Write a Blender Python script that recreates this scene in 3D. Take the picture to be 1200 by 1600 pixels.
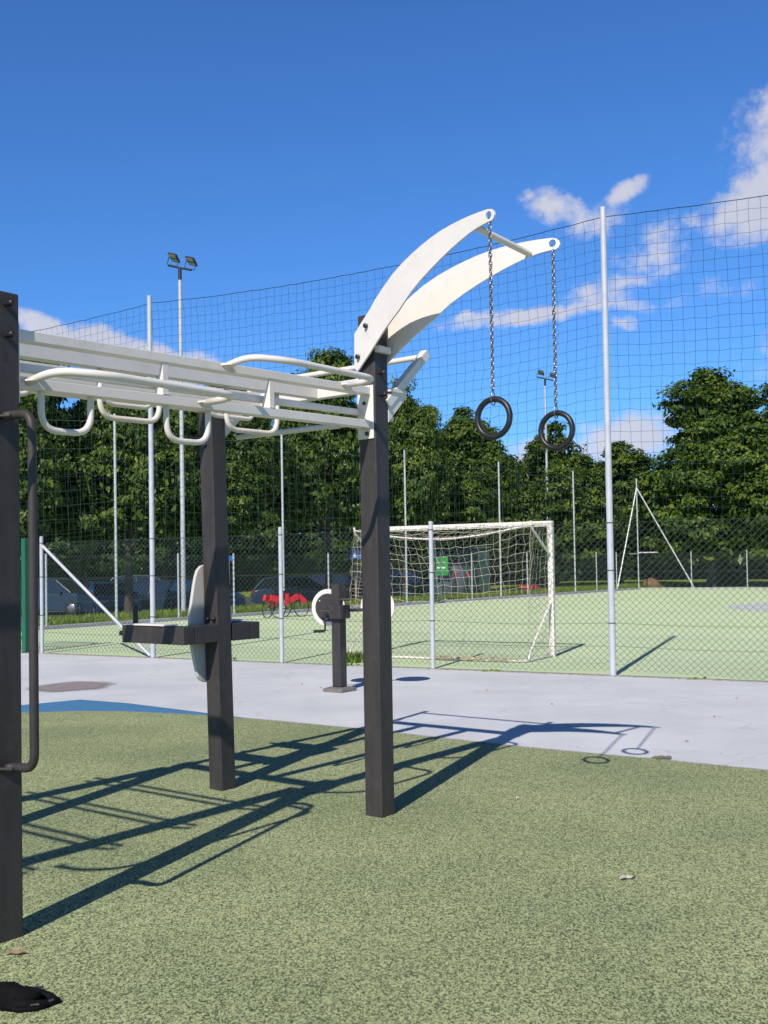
import bpy, math, random
import numpy as np
from mathutils import Vector, Matrix, Euler

for o in list(bpy.data.objects): bpy.data.objects.remove(o)
scene = bpy.context.scene
col = scene.collection
random.seed(7); rng = np.random.default_rng(7)
R = math.radians

# ---------------------------------------------------------------- camera
FOC = 1650.0; PX0 = 600.0; PY0 = 838.0; EYE = 1.4
PITCH = math.atan(43.6 / FOC); ROLL = R(0.945)
cF = Vector((0, math.cos(PITCH), math.sin(PITCH)))
U0 = Vector((0, -math.sin(PITCH), math.cos(PITCH))); R0 = Vector((1, 0, 0))
cR = R0 * math.cos(ROLL) - U0 * math.sin(ROLL)
cU = U0 * math.cos(ROLL) + R0 * math.sin(ROLL)
cd = bpy.data.cameras.new('camera'); cam = bpy.data.objects.new('camera', cd); col.objects.link(cam)
m = Matrix((cR, cU, -cF)).transposed().to_4x4(); m.translation = Vector((0, 0, EYE))
cam.matrix_world = m
cd.sensor_fit = 'VERTICAL'; cd.sensor_height = 36; cd.lens = FOC / 1600 * 36
cd.shift_y = 38 / 1600; cd.clip_end = 3000; cd.clip_start = 0.05
scene.camera = cam
scene.render.resolution_x = 768; scene.render.resolution_y = 1024

# ---------------------------------------------------------------- light
SUN_AZ = R(21.27); SUN_EL = R(39.4)      # direction the shadows run, height of the sun
sun_travel = Vector((math.sin(SUN_AZ) * math.cos(SUN_EL), math.cos(SUN_AZ) * math.cos(SUN_EL), -math.sin(SUN_EL)))
sl = bpy.data.lights.new('sun', 'SUN'); sl.energy = 5.0; sl.angle = R(0.5); sl.color = (1.0, 0.905, 0.80)
so = bpy.data.objects.new('sun', sl); col.objects.link(so)
so.rotation_euler = sun_travel.to_track_quat('-Z', 'Y').to_euler()
scene.view_settings.view_transform = 'Standard'; scene.view_settings.look = 'None'
scene.view_settings.exposure = 0.06; scene.view_settings.gamma = 1.0

world = bpy.data.worlds.new('World'); scene.world = world; world.use_nodes = True
nt = world.node_tree; N = nt.nodes; L = nt.links
bg = N['Background']; bg.inputs[1].default_value = 0.092
sky = N.new('ShaderNodeTexSky'); sky.sky_type = 'NISHITA'; sky.sun_disc = False
sky.sun_elevation = SUN_EL; sky.sun_rotation = math.atan2(-sun_travel.x, -sun_travel.y) % (2 * math.pi)
sky.altitude = 300; sky.air_density = 1.0; sky.dust_density = 0.4; sky.ozone_density = 2.5

def pixdir(x, y):
    return (cF + cR * ((x - PX0) / FOC) + cU * ((PY0 - y) / FOC)).normalized()
# cumulus and thin streaks, laid out by compass bearing and elevation on the sky
CLOUDS = [  # x, y, half length, half height, tilt, density
    (1232, 292, 118, 52, 34, 1.0), (1165, 326, 78, 32, 22, .8), (1095, 348, 40, 18, 10, .38),
    (872, 318, 46, 24, -20, .58), (835, 300, 24, 12, 20, .42), (980, 302, 36, 18, 35, .66), (940, 345, 60, 26, 20, .36),
    (1020, 395, 62, 40, 30, .5), (985, 440, 90, 22, 15, .4), (930, 470, 60, 30, 10, .45),
    (860, 494, 175, 15, 5, .62), (968, 516, 24, 12, 0, .5), (760, 494, 60, 12, 4, .5),
    (190, 556, 150, 32, -12, .95), (80, 522, 70, 20, -22, .8), (300, 560, 60, 22, 0, .5),
    (985, 690, 120, 46, 4, .62), (820, 708, 60, 24, 0, .5), (1110, 455, 90, 20, 10, .22),
    (420, 520, 60, 8, 0, .15), (1400, 150, 200, 90, 20, 1.), (-200, 460, 160, 40, -10, .7), (1500, 560, 260, 60, 0, .8)]
tc = N.new('ShaderNodeTexCoord')
def wnoise(scale, detail, rough):
    n = N.new('ShaderNodeTexNoise'); n.inputs['Scale'].default_value = scale
    n.inputs['Detail'].default_value = detail; n.inputs['Roughness'].default_value = rough
    L.new(tc.outputs['Generated'], n.inputs['Vector']); return n
def mth(op, a, b=None, c=None, clamp=False):
    n = N.new('ShaderNodeMath'); n.operation = op; n.use_clamp = clamp
    for i, v in enumerate((a, b, c)):
        if v is None: continue
        if isinstance(v, (int, float)): n.inputs[i].default_value = v
        else: L.new(v, n.inputs[i])
    return n.outputs[0]
warp = wnoise(14, 5, .6)
wv = N.new('ShaderNodeVectorMath'); wv.operation = 'SUBTRACT'; L.new(warp.outputs['Color'], wv.inputs[0]); wv.inputs[1].default_value = (.5, .5, .5)
ws = N.new('ShaderNodeVectorMath'); ws.operation = 'SCALE'; L.new(wv.outputs[0], ws.inputs[0]); ws.inputs[3].default_value = .036
wa = N.new('ShaderNodeVectorMath'); wa.operation = 'ADD'; L.new(tc.outputs['Generated'], wa.inputs[0]); L.new(ws.outputs[0], wa.inputs[1])
total = None
for (x, y, a, b, tilt, dens) in CLOUDS:
    c = pixdir(x, y); t = R(tilt)
    e1 = (pixdir(x + math.cos(t) * 10, y - math.sin(t) * 10) - c); e1 = (e1 - c * e1.dot(c)).normalized(); e2 = c.cross(e1)
    rot = Matrix((e1, e2, c)).transposed().to_euler()
    mp = N.new('ShaderNodeMapping'); mp.vector_type = 'TEXTURE'
    mp.inputs['Location'].default_value = c; mp.inputs['Rotation'].default_value = rot
    mp.inputs['Scale'].default_value = (a / FOC * 1.28, b / FOC * 1.28, .5)
    L.new(wa.outputs[0], mp.inputs['Vector'])
    ln = N.new('ShaderNodeVectorMath'); ln.operation = 'LENGTH'; L.new(mp.outputs[0], ln.inputs[0])
    v = mth('MULTIPLY', mth('SUBTRACT', 1.0, ln.outputs['Value'], clamp=True), dens * 1.9)
    total = v if total is None else mth('MAXIMUM', total, v)
det = wnoise(38, 10, .66)
d2 = mth('MULTIPLY', mth('SUBTRACT', det.outputs['Fac'], .5), 1.9)
mrc = N.new('ShaderNodeMapRange'); mrc.interpolation_type = 'SMOOTHSTEP'
L.new(mth('ADD', mth('MINIMUM', total, 1.0), d2), mrc.inputs[0]); mrc.inputs[1].default_value = .12; mrc.inputs[2].default_value = .95
mre = N.new('ShaderNodeMapRange'); mre.interpolation_type = 'SMOOTHSTEP'; L.new(total, mre.inputs[0]); mre.inputs[1].default_value = 0; mre.inputs[2].default_value = .35
cl = mth('MULTIPLY', mth('MULTIPLY', mrc.outputs[0], mre.outputs[0]), .88)
mix = N.new('ShaderNodeMix'); mix.data_type = 'RGBA'
tint = N.new('ShaderNodeMix'); tint.data_type = 'RGBA'; tint.blend_type = 'MULTIPLY'; tint.inputs[0].default_value = 1.0
tint.inputs[7].default_value = (0.50, 0.98, 1.60, 1)
L.new(sky.outputs[0], tint.inputs[6])
shn = wnoise(9, 4, .5)
cc = N.new('ShaderNodeMix'); cc.data_type = 'RGBA'; cc.inputs[6].default_value = (5.2, 5.5, 6.8, 1); cc.inputs[7].default_value = (8.8, 8.4, 8.7, 1)
L.new(shn.outputs['Fac'], cc.inputs[0])
# added dimming of the sky above the view, thins the fill in shadows
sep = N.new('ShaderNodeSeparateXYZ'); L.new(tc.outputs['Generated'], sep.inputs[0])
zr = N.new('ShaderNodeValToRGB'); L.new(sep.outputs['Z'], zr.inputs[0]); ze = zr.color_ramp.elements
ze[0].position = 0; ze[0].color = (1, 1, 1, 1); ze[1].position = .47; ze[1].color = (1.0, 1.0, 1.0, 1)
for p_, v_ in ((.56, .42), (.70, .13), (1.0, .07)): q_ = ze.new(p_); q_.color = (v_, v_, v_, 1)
fill_cut = N.new('ShaderNodeMix'); fill_cut.data_type = 'RGBA'; fill_cut.blend_type = 'MULTIPLY'; fill_cut.inputs[0].default_value = 1
L.new(tint.outputs[2], fill_cut.inputs[6]); L.new(zr.outputs[0], fill_cut.inputs[7])
L.new(cl, mix.inputs[0]); L.new(fill_cut.outputs[2], mix.inputs[6]); L.new(cc.outputs[2], mix.inputs[7])
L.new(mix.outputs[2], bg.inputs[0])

# ---------------------------------------------------------------- helpers: materials
def mat(name, base, rough=.6, metal=0., var=None, vscale=5., bump=0., bscale=50., spec=.5, dark=None, dscale=3., damt=.5, stretch=None, coat=0.):
    mt = bpy.data.materials.new(name); mt.use_nodes = True
    n = mt.node_tree.nodes; l = mt.node_tree.links; b = n['Principled BSDF']
    b.inputs['Base Color'].default_value = (*base, 1); b.inputs['Roughness'].default_value = rough
    b.inputs['Metallic'].default_value = metal; b.inputs['Specular IOR Level'].default_value = spec
    b.inputs['Coat Weight'].default_value = coat
    t = n.new('ShaderNodeTexCoord'); src = t.outputs['Object']
    if stretch:
        mp = n.new('ShaderNodeMapping'); mp.inputs['Scale'].default_value = stretch; l.new(src, mp.inputs['Vector']); src = mp.outputs[0]
    out = None
    if var:
        no = n.new('ShaderNodeTexNoise'); no.inputs['Scale'].default_value = vscale; no.inputs['Detail'].default_value = 5
        l.new(src, no.inputs['Vector'])
        r = n.new('ShaderNodeValToRGB'); r.color_ramp.elements[0].position = .35; r.color_ramp.elements[1].position = .65
        r.color_ramp.elements[0].color = (*base, 1); r.color_ramp.elements[1].color = (*var, 1)
        l.new(no.outputs['Fac'], r.inputs[0]); out = r.outputs[0]
    if dark:
        no = n.new('ShaderNodeTexNoise'); no.inputs['Scale'].default_value = dscale; no.inputs['Detail'].default_value = 6; no.inputs['Roughness'].default_value = .65
        l.new(t.outputs['Object'], no.inputs['Vector'])
        r = n.new('ShaderNodeMapRange'); r.inputs[1].default_value = .52; r.inputs[2].default_value = .75; r.inputs[4].default_value = damt
        l.new(no.outputs['Fac'], r.inputs[0])
        mx = n.new('ShaderNodeMix'); mx.data_type = 'RGBA'; l.new(r.outputs[0], mx.inputs[0])
        if out: l.new(out, mx.inputs[6])
        else: mx.inputs[6].default_value = (*base, 1)
        mx.inputs[7].default_value = (*dark, 1); out = mx.outputs[2]
    if out: l.new(out, b.inputs['Base Color'])
    if bump:
        no = n.new('ShaderNodeTexNoise'); no.inputs['Scale'].default_value = bscale; no.inputs['Detail'].default_value = 4
        l.new(src, no.inputs['Vector'])
        bp = n.new('ShaderNodeBump'); bp.inputs['Strength'].default_value = bump; bp.inputs['Distance'].default_value = .01
        l.new(no.outputs['Fac'], bp.inputs['Height']); l.new(bp.outputs[0], b.inputs['Normal'])
    return mt

M = {}
M['white'] = mat('white_paint', (.755, .71, .665), .42, var=(.70, .66, .62), vscale=3, dark=(.42, .37, .31), dscale=11, damt=.26, bump=.03, bscale=300)
M['char'] = mat('charcoal_paint', (.033, .029, .029), .52, var=(.045, .039, .038), vscale=2.2, stretch=(9, 9, 1), dark=(.085, .075, .07), dscale=14, damt=.35, bump=.05, bscale=260, spec=.4)
M['black'] = mat('black_rubber', (.010, .009, .012), .42, var=(.02, .018, .022), vscale=40)
M['galv'] = mat('galvanised_steel', (.40, .42, .44), .42, .35, var=(.62, .63, .64), vscale=30, dark=(.3, .3, .31), dscale=6, damt=.35)
M['galvp'] = mat('bright_galvanised_tube', (.50, .52, .56), .5, .1, var=(.43, .45, .49), vscale=9)
M['wire'] = mat('green_coated_wire', (.028, .05, .042), .55, var=(.045, .07, .06), vscale=20)
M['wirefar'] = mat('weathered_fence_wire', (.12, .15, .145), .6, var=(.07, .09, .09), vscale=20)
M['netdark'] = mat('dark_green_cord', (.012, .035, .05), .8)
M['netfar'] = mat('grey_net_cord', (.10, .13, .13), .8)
M['cord'] = mat('cream_net_cord', (.62, .57, .42), .8, var=(.42, .36, .25), vscale=8)
M['goal'] = mat('chipped_white_paint', (.82, .79, .73), .5, var=(.72, .68, .62), vscale=12, dark=(.30, .22, .16), dscale=22, damt=.6)
M['chain'] = mat('zinc_chain', (.40, .38, .37), .3, .9, var=(.14, .12, .12), vscale=90)
M['apron'] = mat('grey_blue_court_paint', (.62, .655, .70), .75, var=(.575, .61, .66), vscale=.9, dark=(.46, .47, .49), dscale=1.7, damt=.4, bump=.1, bscale=150)
M['blue'] = mat('blue_rubber', (.048, .185, .38), .85, var=(.065, .225, .44), vscale=60, bump=.5, bscale=120)
M['stain'] = mat('brown_dirt_stain', (.30, .26, .27), .9, var=(.24, .205, .21), vscale=9)
M['white_line'] = mat('white_line_paint', (.86, .88, .82), .7, var=(.74, .80, .68), vscale=5)
M['concrete'] = mat('kerb_concrete', (.42, .42, .41), .9, var=(.30, .30, .29), vscale=14, bump=.3, bscale=80)
M['grey_pad'] = mat('grey_board', (.58, .55, .52), .55, var=(.53, .505, .48), vscale=4)
M['asphalt'] = mat('asphalt', (.055, .055, .058), .9, var=(.075, .075, .075), vscale=9)
M['greenpaint'] = mat('green_gate_paint', (.012, .10, .055), .4, var=(.015, .12, .065), vscale=6)
M['glass'] = mat('car_glass', (.012, .018, .024), .06, spec=.9)
M['tyre'] = mat('tyre_rubber', (.012, .012, .012), .8)
M['rim'] = mat('alloy_rim', (.35, .35, .36), .3, .8)
M['lampglass'] = mat('headlamp_glass', (.22, .23, .25), .15, spec=.6)
M['tail'] = mat('tail_lamp', (.35, .01, .01), .2)
M['red'] = mat('red_plastic', (.62, .012, .02), .35)
M['bark'] = mat('tree_bark', (.045, .036, .028), .95, var=(.085, .07, .055), vscale=6, stretch=(6, 6, 1), bump=.8, bscale=14)
M['ledface'] = mat('lamp_lens', (.42, .40, .33), .25)
M['lamp_dark'] = mat('lamp_housing', (.018, .022, .03), .5)
M['brightgreen'] = mat('bright_green_sheet', (.03, .30, .05), .5)
M['bin'] = mat('dark_green_bin', (.008, .035, .03), .6, var=(.012, .045, .04), vscale=5)
M['bingrey'] = mat('grey_bin', (.10, .12, .15), .45)
M['signblue'] = mat('sign_blue', (.01, .13, .55), .4)
M['signwhite'] = mat('sign_white', (.8, .8, .8), .5)
M['pinkpost'] = mat('weathered_post', (.35, .22, .19), .7)
M['leafdry'] = mat('dry_leaf', (.22, .13, .08), .8, var=(.3, .2, .13), vscale=60)
M['leafpale'] = mat('pale_leaf', (.50, .46, .40), .8, var=(.38, .35, .30), vscale=60)
M['cairn'] = mat('dirt_clod', (.10, .10, .07), .95, var=(.16, .15, .10), vscale=60)
M['bag'] = mat('black_fabric', (.003, .003, .004), .85, var=(.005, .005, .007), vscale=30, bump=.3, bscale=90, spec=.15)
M['earth'] = mat('bare_earth', (.16, .085, .05), .95, var=(.22, .12, .07), vscale=3)

def foliage(name, a, b, c, trans=.25):
    mt = bpy.data.materials.new(name); mt.use_nodes = True
    n = mt.node_tree.nodes; l = mt.node_tree.links; p = n['Principled BSDF']; out = n['Material Output']
    g = n.new('ShaderNodeNewGeometry'); r = n.new('ShaderNodeValToRGB')
    e = r.color_ramp.elements; e[0].color = (*a, 1); e[1].color = (*c, 1); e[0].position = .1; e[1].position = .95
    x = e.new(.5); x.color = (*b, 1)
    t = n.new('ShaderNodeTexCoord'); no = n.new('ShaderNodeTexNoise'); no.inputs['Scale'].default_value = .7; no.inputs['Detail'].default_value = 3
    l.new(t.outputs['Object'], no.inputs['Vector'])
    ad = n.new('ShaderNodeMath'); ad.operation = 'MULTIPLY_ADD'; ad.inputs[1].default_value = .55; l.new(g.outputs['Random Per Island'], ad.inputs[0])
    sb = n.new('ShaderNodeMath'); sb.operation = 'MULTIPLY_ADD'; sb.inputs[1].default_value = 1.2; sb.inputs[2].default_value = -.38; l.new(no.outputs['Fac'], sb.inputs[0])
    l.new(sb.outputs[0], ad.inputs[2]); l.new(ad.outputs[0], r.inputs[0]); l.new(r.outputs[0], p.inputs['Base Color'])
    p.inputs['Roughness'].default_value = .42; p.inputs['Specular IOR Level'].default_value = .22
    tr = n.new('ShaderNodeBsdfTranslucent'); l.new(r.outputs[0], tr.inputs['Color'])
    ms = n.new('ShaderNodeMixShader'); ms.inputs[0].default_value = trans
    l.new(p.outputs[0], ms.inputs[1]); l.new(tr.outputs[0], ms.inputs[2]); l.new(ms.outputs[0], out.inputs['Surface'])
    return mt
M['leaf'] = foliage('leaf_green', (.020, .048, .008), (.052, .100, .012), (.16, .205, .024), .14)
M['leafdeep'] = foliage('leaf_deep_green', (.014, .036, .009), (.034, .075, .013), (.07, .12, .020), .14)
M['grassblade'] = foliage('grass_blades', (.10, .16, .018), (.18, .27, .028), (.32, .40, .06), .3)

def speckle(name, light, dark, scale, lo=.45, hi=.62, patch=None, bumps=.6, drift=(.8, .85, .78)):
    mt = bpy.data.materials.new(name); mt.use_nodes = True
    n = mt.node_tree.nodes; l = mt.node_tree.links; p = n['Principled BSDF']; p.inputs['Roughness'].default_value = .88
    t = n.new('ShaderNodeTexCoord')
    no = n.new('ShaderNodeTexNoise'); no.inputs['Scale'].default_value = scale; no.inputs['Detail'].default_value = 3; no.inputs['Distortion'].default_value = .8; no.inputs['Roughness'].default_value = .6
    mpp = n.new('ShaderNodeMapping'); mpp.inputs['Scale'].default_value = (1, .62, 1) if bumps > .55 and scale > 100 else (1, 1, 1); l.new(t.outputs['Object'], mpp.inputs['Vector']); l.new(mpp.outputs[0], no.inputs['Vector'])
    r = n.new('ShaderNodeValToRGB'); r.color_ramp.elements[0].position = lo; r.color_ramp.elements[1].position = hi
    r.color_ramp.elements[0].color = (*dark, 1); r.color_ramp.elements[1].color = (*light, 1); l.new(no.outputs['Fac'], r.inputs[0])
    n2 = n.new('ShaderNodeTexNoise'); n2.inputs['Scale'].default_value = .9; n2.inputs['Detail'].default_value = 4; l.new(t.outputs['Object'], n2.inputs['Vector'])
    r2 = n.new('ShaderNodeValToRGB'); r2.color_ramp.elements[0].position = .35; r2.color_ramp.elements[1].position = .62
    r2.color_ramp.elements[0].color = (*drift, 1); r2.color_ramp.elements[1].color = (1.05, 1.05, 1.02, 1); l.new(n2.outputs['Fac'], r2.inputs[0])
    mu = n.new('ShaderNodeMix'); mu.data_type = 'RGBA'; mu.blend_type = 'MULTIPLY'; mu.inputs[0].default_value = 1
    l.new(r.outputs[0], mu.inputs[6]); l.new(r2.outputs[0], mu.inputs[7]); l.new(mu.outputs[2], p.inputs['Base Color'])
    bp = n.new('ShaderNodeBump'); bp.inputs['Strength'].default_value = bumps; bp.inputs['Distance'].default_value = .004
    l.new(no.outputs['Fac'], bp.inputs['Height']); l.new(bp.outputs[0], p.inputs['Normal'])
    return mt
M['rubber'] = speckle('green_rubber_granules', (.52, .575, .30), (.075, .10, .05), 135, .41, .585, drift=(.72, .78, .74))
M['court'] = speckle('light_green_court', (.605, .73, .47), (.55, .68, .43), 60, .3, .6, bumps=.15, drift=(.93, .97, .92))
M['grass'] = speckle('mown_grass', (.27, .36, .045), (.14, .20, .025), 9, .35, .65, bumps=.8)

# ---------------------------------------------------------------- helpers: geometry
class MB:
    def __init__(s): s.v = []; s.f = []; s.n = 0
    def add(s, v, f):
        s.v.append(np.asarray(v, float).reshape(-1, 3)); s.f += [tuple(i + s.n for i in q) for q in f]; s.n += len(s.v[-1])
    def box(s, c, x, y, z):           # centre and three half vectors
        c, x, y, z = map(np.array, (c, x, y, z)); v = [c + a * x + b * y + d * z for a in (-1, 1) for b in (-1, 1) for d in (-1, 1)]
        s.add(v, [(0, 1, 3, 2), (4, 6, 7, 5), (0, 4, 5, 1), (2, 3, 7, 6), (0, 2, 6, 4), (1, 5, 7, 3)])
    def tube(s, pts, r, n=10, caps=True, closed=False):
        P = [np.array(p, float) for p in pts]; k = len(P); rr = r if hasattr(r, '__len__') else [r] * k
        T = []
        for i in range(k):
            a = P[(i - 1) % k] if (i > 0 or closed) else P[0]; b = P[(i + 1) % k] if (i < k - 1 or closed) else P[-1]
            t = b - a; T.append(t / (np.linalg.norm(t) + 1e-12))
        up = np.array([0, 0, 1.]) if abs(T[0][2]) < .9 else np.array([1., 0, 0])
        vs = []; nrm = np.cross(T[0], up); nrm /= np.linalg.norm(nrm)
        for i in range(k):
            nrm = nrm - T[i] * (nrm @ T[i]); nrm /= np.linalg.norm(nrm); bn = np.cross(T[i], nrm)
            for j in range(n):
                a = 2 * math.pi * j / n; vs.append(P[i] + rr[i] * (math.cos(a) * nrm + math.sin(a) * bn))
        fs = []
        for i in range(k if closed else k - 1):
            for j in range(n):
                a = i * n + j; b = i * n + (j + 1) % n; c = ((i + 1) % k) * n + (j + 1) % n; d = ((i + 1) % k) * n + j; fs.append((a, b, c, d))
        if caps and not closed: fs += [tuple(range(n))[::-1], tuple(range((k - 1) * n, k * n))]
        s.add(vs, fs)
    def prism(s, poly, o, ex, ey, ez):     # polygon in (ex,ey) at origin o, extruded by vector ez (both ways)
        o, ex, ey, ez = map(lambda q: np.array(q, float), (o, ex, ey, ez)); k = len(poly)
        v = [o + a * ex + b * ey - ez for a, b in poly] + [o + a * ex + b * ey + ez for a, b in poly]
        s.add(v, [tuple(range(k))[::-1], tuple(range(k, 2 * k))] + [(i, (i + 1) % k, k + (i + 1) % k, k + i) for i in range(k)])
    def ball(s, c, r, nu=12, nv=8, sc=(1, 1, 1), zmin=-1.):
        vs = []; fs = []
        for i in range(nv + 1):
            ph = math.pi * i / nv
            for j in range(nu):
                a = 2 * math.pi * j / nu; z = max(math.cos(ph), zmin)
                vs.append((c[0] + r * sc[0] * math.sin(ph) * math.cos(a), c[1] + r * sc[1] * math.sin(ph) * math.sin(a), c[2] + r * sc[2] * z))
        for i in range(nv):
            for j in range(nu): fs.append((i * nu + j, i * nu + (j + 1) % nu, (i + 1) * nu + (j + 1) % nu, (i + 1) * nu + j))
        s.add(vs, fs)
    def sticks(s, A, B, r):           # many thin three-sided sticks, vectorised
        A = np.asarray(A, float); B = np.asarray(B, float); T = B - A; T /= (np.linalg.norm(T, axis=1, keepdims=True) + 1e-12)
        up = np.where(np.abs(T[:, 2:3]) > .9, np.array([[0., 1, 0]]), np.array([[0., 0, 1]])); n1 = np.cross(T, up); n1 /= np.linalg.norm(n1, axis=1, keepdims=True); n2 = np.cross(T, n1)
        V = []
        for P in (A, B):
            for a in (0, 2.094, 4.189): V.append(P + r * (math.cos(a) * n1 + math.sin(a) * n2))
        V = np.stack(V, 1).reshape(-1, 3); k = len(A); b = (np.arange(k) * 6)[:, None, None] + s.n
        q = np.array([[0, 1, 4, 3], [1, 2, 5, 4], [2, 0, 3, 5]])[None]
        s.v.append(V); s.f += [tuple(x) for x in (b + q).reshape(-1, 4).tolist()]; s.n += len(V)
    def build(s, name, m, parent=None, smooth=False, bevel=0., auto=None):
        me = bpy.data.meshes.new(name); me.from_pydata(np.concatenate(s.v).tolist(), [], s.f); me.materials.append(m)
        if smooth: me.polygons.foreach_set('use_smooth', [True] * len(me.polygons))
        o = bpy.data.objects.new(name, me); col.objects.link(o)
        if auto:
            me.polygons.foreach_set('use_smooth', [True] * len(me.polygons))
            try: me.set_sharp_from_angle(angle=R(auto))
            except Exception: pass
        if bevel:
            b = o.modifiers.new('bevel', 'BEVEL'); b.width = bevel; b.segments = 2; b.limit_method = 'ANGLE'
        if parent: o.parent = parent
        return o

def thing(name, label, cat, loc=(0, 0, 0), rz=0, group=None):
    o = bpy.data.objects.new(name, None); col.objects.link(o); o.location = loc; o.rotation_euler = (0, 0, rz)
    o['label'] = label; o['category'] = cat
    if group: o['group'] = group
    return o
def tag(o, label, cat, group=None):
    o['label'] = label; o['category'] = cat
    if group: o['group'] = group
    return o
def dup(root, label, loc=None, rz=None, scale=None, group=None):
    def rec(o, par):
        c = o.copy(); col.objects.link(c)
        if par: c.parent = par
        for ch in list(o.children): rec(ch, c)
        return c
    r = rec(root, None); r['label'] = label
    if loc is not None: r.location = loc
    if rz is not None: r.rotation_euler = (0, 0, rz)
    if scale is not None: r.scale = scale
    if group: r['group'] = group
    return r
def sheet(name, poly, z, m):
    me = bpy.data.meshes.new(name); me.from_pydata([(x, y, z) for x, y in poly], [], [tuple(range(len(poly)))]); me.materials.append(m)
    o = bpy.data.objects.new(name, me); col.objects.link(o); o['kind'] = 'structure'; return o
def rounded(pts, rad, seg=6):            # fillet the corners of an open 3-D path
    P = [Vector(p) for p in pts]; out = [P[0]]
    for i in range(1, len(P) - 1):
        a = (P[i - 1] - P[i]); b = (P[i + 1] - P[i]); d = min(rad, a.length * .49, b.length * .49)
        p0 = P[i] + a.normalized() * d; p2 = P[i] + b.normalized() * d
        for k in range(seg + 1):
            t = k / seg; out.append(p0 * (1 - t) ** 2 + P[i] * 2 * t * (1 - t) + p2 * t * t)
    out.append(P[-1]); return [tuple(p) for p in out]

# ================================================================ the setting: ground
# side line of the court (left) and the near fence line, both in metres
SD = np.array([18.70, 23.92]); SD /= np.linalg.norm(SD); SP = np.array([-6.641, 26.434]); SN = np.array([-SD[1], SD[0]])
F0 = np.array([-5.759, 17.741]); F4 = np.array([2.753, 12.86]); FD = (F4 - F0); FSTEP = np.linalg.norm(FD) / 4; FD /= np.linalg.norm(FD); FN = np.array([-FD[1], FD[0]])
if FN[1] < 0: FN = -FN
STEP = 30.366 / 15
CORN = SP + SD * 30.366
def sidept(k, off=0.): p = SP + SD * STEP * k + SN * off; return p
def fpt(k, off=0.): p = F0 + FD * FSTEP * k + FN * off; return p
def terrain(x, y):
    d = (x - SP[0]) * SN[0] + (y - SP[1]) * SN[1]
    return -.50 * min(1, max(0, (d - 3.4) / 7)) * min(1, max(0, (60 - y) / 12))
gx = sorted(set([-600, -300, -150, -90, -60] + list(np.arange(-45, 46, 1.5)) + list(range(46, 61, 3)) + [80, 120, 200, 350, 600])); gy = sorted(set([-200, -60, -20, -8] + list(np.arange(0, 66, 1.5)) + list(range(66, 90, 3)) + [100, 130, 180, 280, 500, 1200]))
vs = [(x, y, terrain(x, y) - .012) for y in gy for x in gx]; W_ = len(gx)
fs = [(j * W_ + i, j * W_ + i + 1, (j + 1) * W_ + i + 1, (j + 1) * W_ + i) for j in range(len(gy) - 1) for i in range(W_ - 1)]
me = bpy.data.meshes.new('ground'); me.from_pydata(vs, [], fs); me.materials.append(M['grass']); g = bpy.data.objects.new('ground', me); col.objects.link(g); g['kind'] = 'structure'
# concrete apron: everything inside the fences
c0 = sidept(-10); 
apron = [tuple(sidept(-12, .05)), tuple(CORN + SN * .05), tuple(CORN + FD * 60), (60, -12), (-30, -12)]
sheet('pavement', apron, -.004, M['apron'])
# green court beyond the near fence; its left edge drifts away from the kerb
def off(k): return -.10 - .9 * max(0, math.sin((k - 2.2) / 4.2 * math.pi)) * (2.2 < k < 6.4) - .75 * max(0, (math.sin((k - 6.4) / 7.5 * math.pi))) * (k > 6.4)
jj = np.linalg.solve(np.array([SD, -FD]).T, (F0 + FN * .03) - (SP - SN * .1)); K0 = jj[0] / STEP
court = [tuple(sidept(k, off(k))) for k in np.linspace(K0, 15, 60)] + [tuple(CORN + FD * 60 - FN * .3), tuple(fpt(32, .03))]
sheet('court_surface', court, 0.0, M['court'])
# play surface with its curved edge
edge = [(-9, 9.6), (-6, 10.15), (-3.576, 10.401), (-3.05, 10.44), (-2.531, 10.36), (-1.851, 10.069), (-1.199, 9.706), (-.19, 9.001), (.45, 8.47), (1.036, 8.009), (1.45, 7.72), (1.901, 7.42), (2.488, 6.99), (4.5, 5.6), (8, 3.2), (12, .5), (14, -8), (-14, -8), (-14, 7)]
sheet('play_surface', edge, .004, M['rubber'])
sheet('blue_surface', [(-7.5, 9.2), (-6.2, 10.1), (-3.9, 10.93), (-3.297, 11.395), (-2.699, 11.03), (-1.973, 10.40), (-1.25, 9.77), (-1.6, 9.2)], .0, M['blue'])
st = []
for i in range(40):
    a = 2 * math.pi * i / 40; w_ = 1 + .08 * math.sin(3 * a + 1) + .05 * math.sin(7 * a)
    st.append((-3.77 + .56 * w_ * math.cos(a) , 12.68 + .62 * w_ * math.sin(a)))
# the stain fades at its rim: alpha by radius with noise
sm = M['stain']; n = sm.node_tree.nodes; l = sm.node_tree.links
t = n.new('ShaderNodeTexCoord'); mp = n.new('ShaderNodeMapping'); mp.vector_type = 'TEXTURE'; mp.inputs['Location'].default_value = (-3.77, 12.68, 0); mp.inputs['Scale'].default_value = (.56, .66, 1)
l.new(t.outputs['Object'], mp.inputs[0]); ln = n.new('ShaderNodeVectorMath'); ln.operation = 'LENGTH'; l.new(mp.outputs[0], ln.inputs[0])
no = n.new('ShaderNodeTexNoise'); no.inputs['Scale'].default_value = 3.5; no.inputs['Detail'].default_value = 5; l.new(t.outputs['Object'], no.inputs[0])
ad = n.new('ShaderNodeMath'); ad.operation = 'MULTIPLY_ADD'; ad.inputs[1].default_value = .5; l.new(no.outputs['Fac'], ad.inputs[0]); l.new(ln.outputs['Value'], ad.inputs[2])
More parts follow.
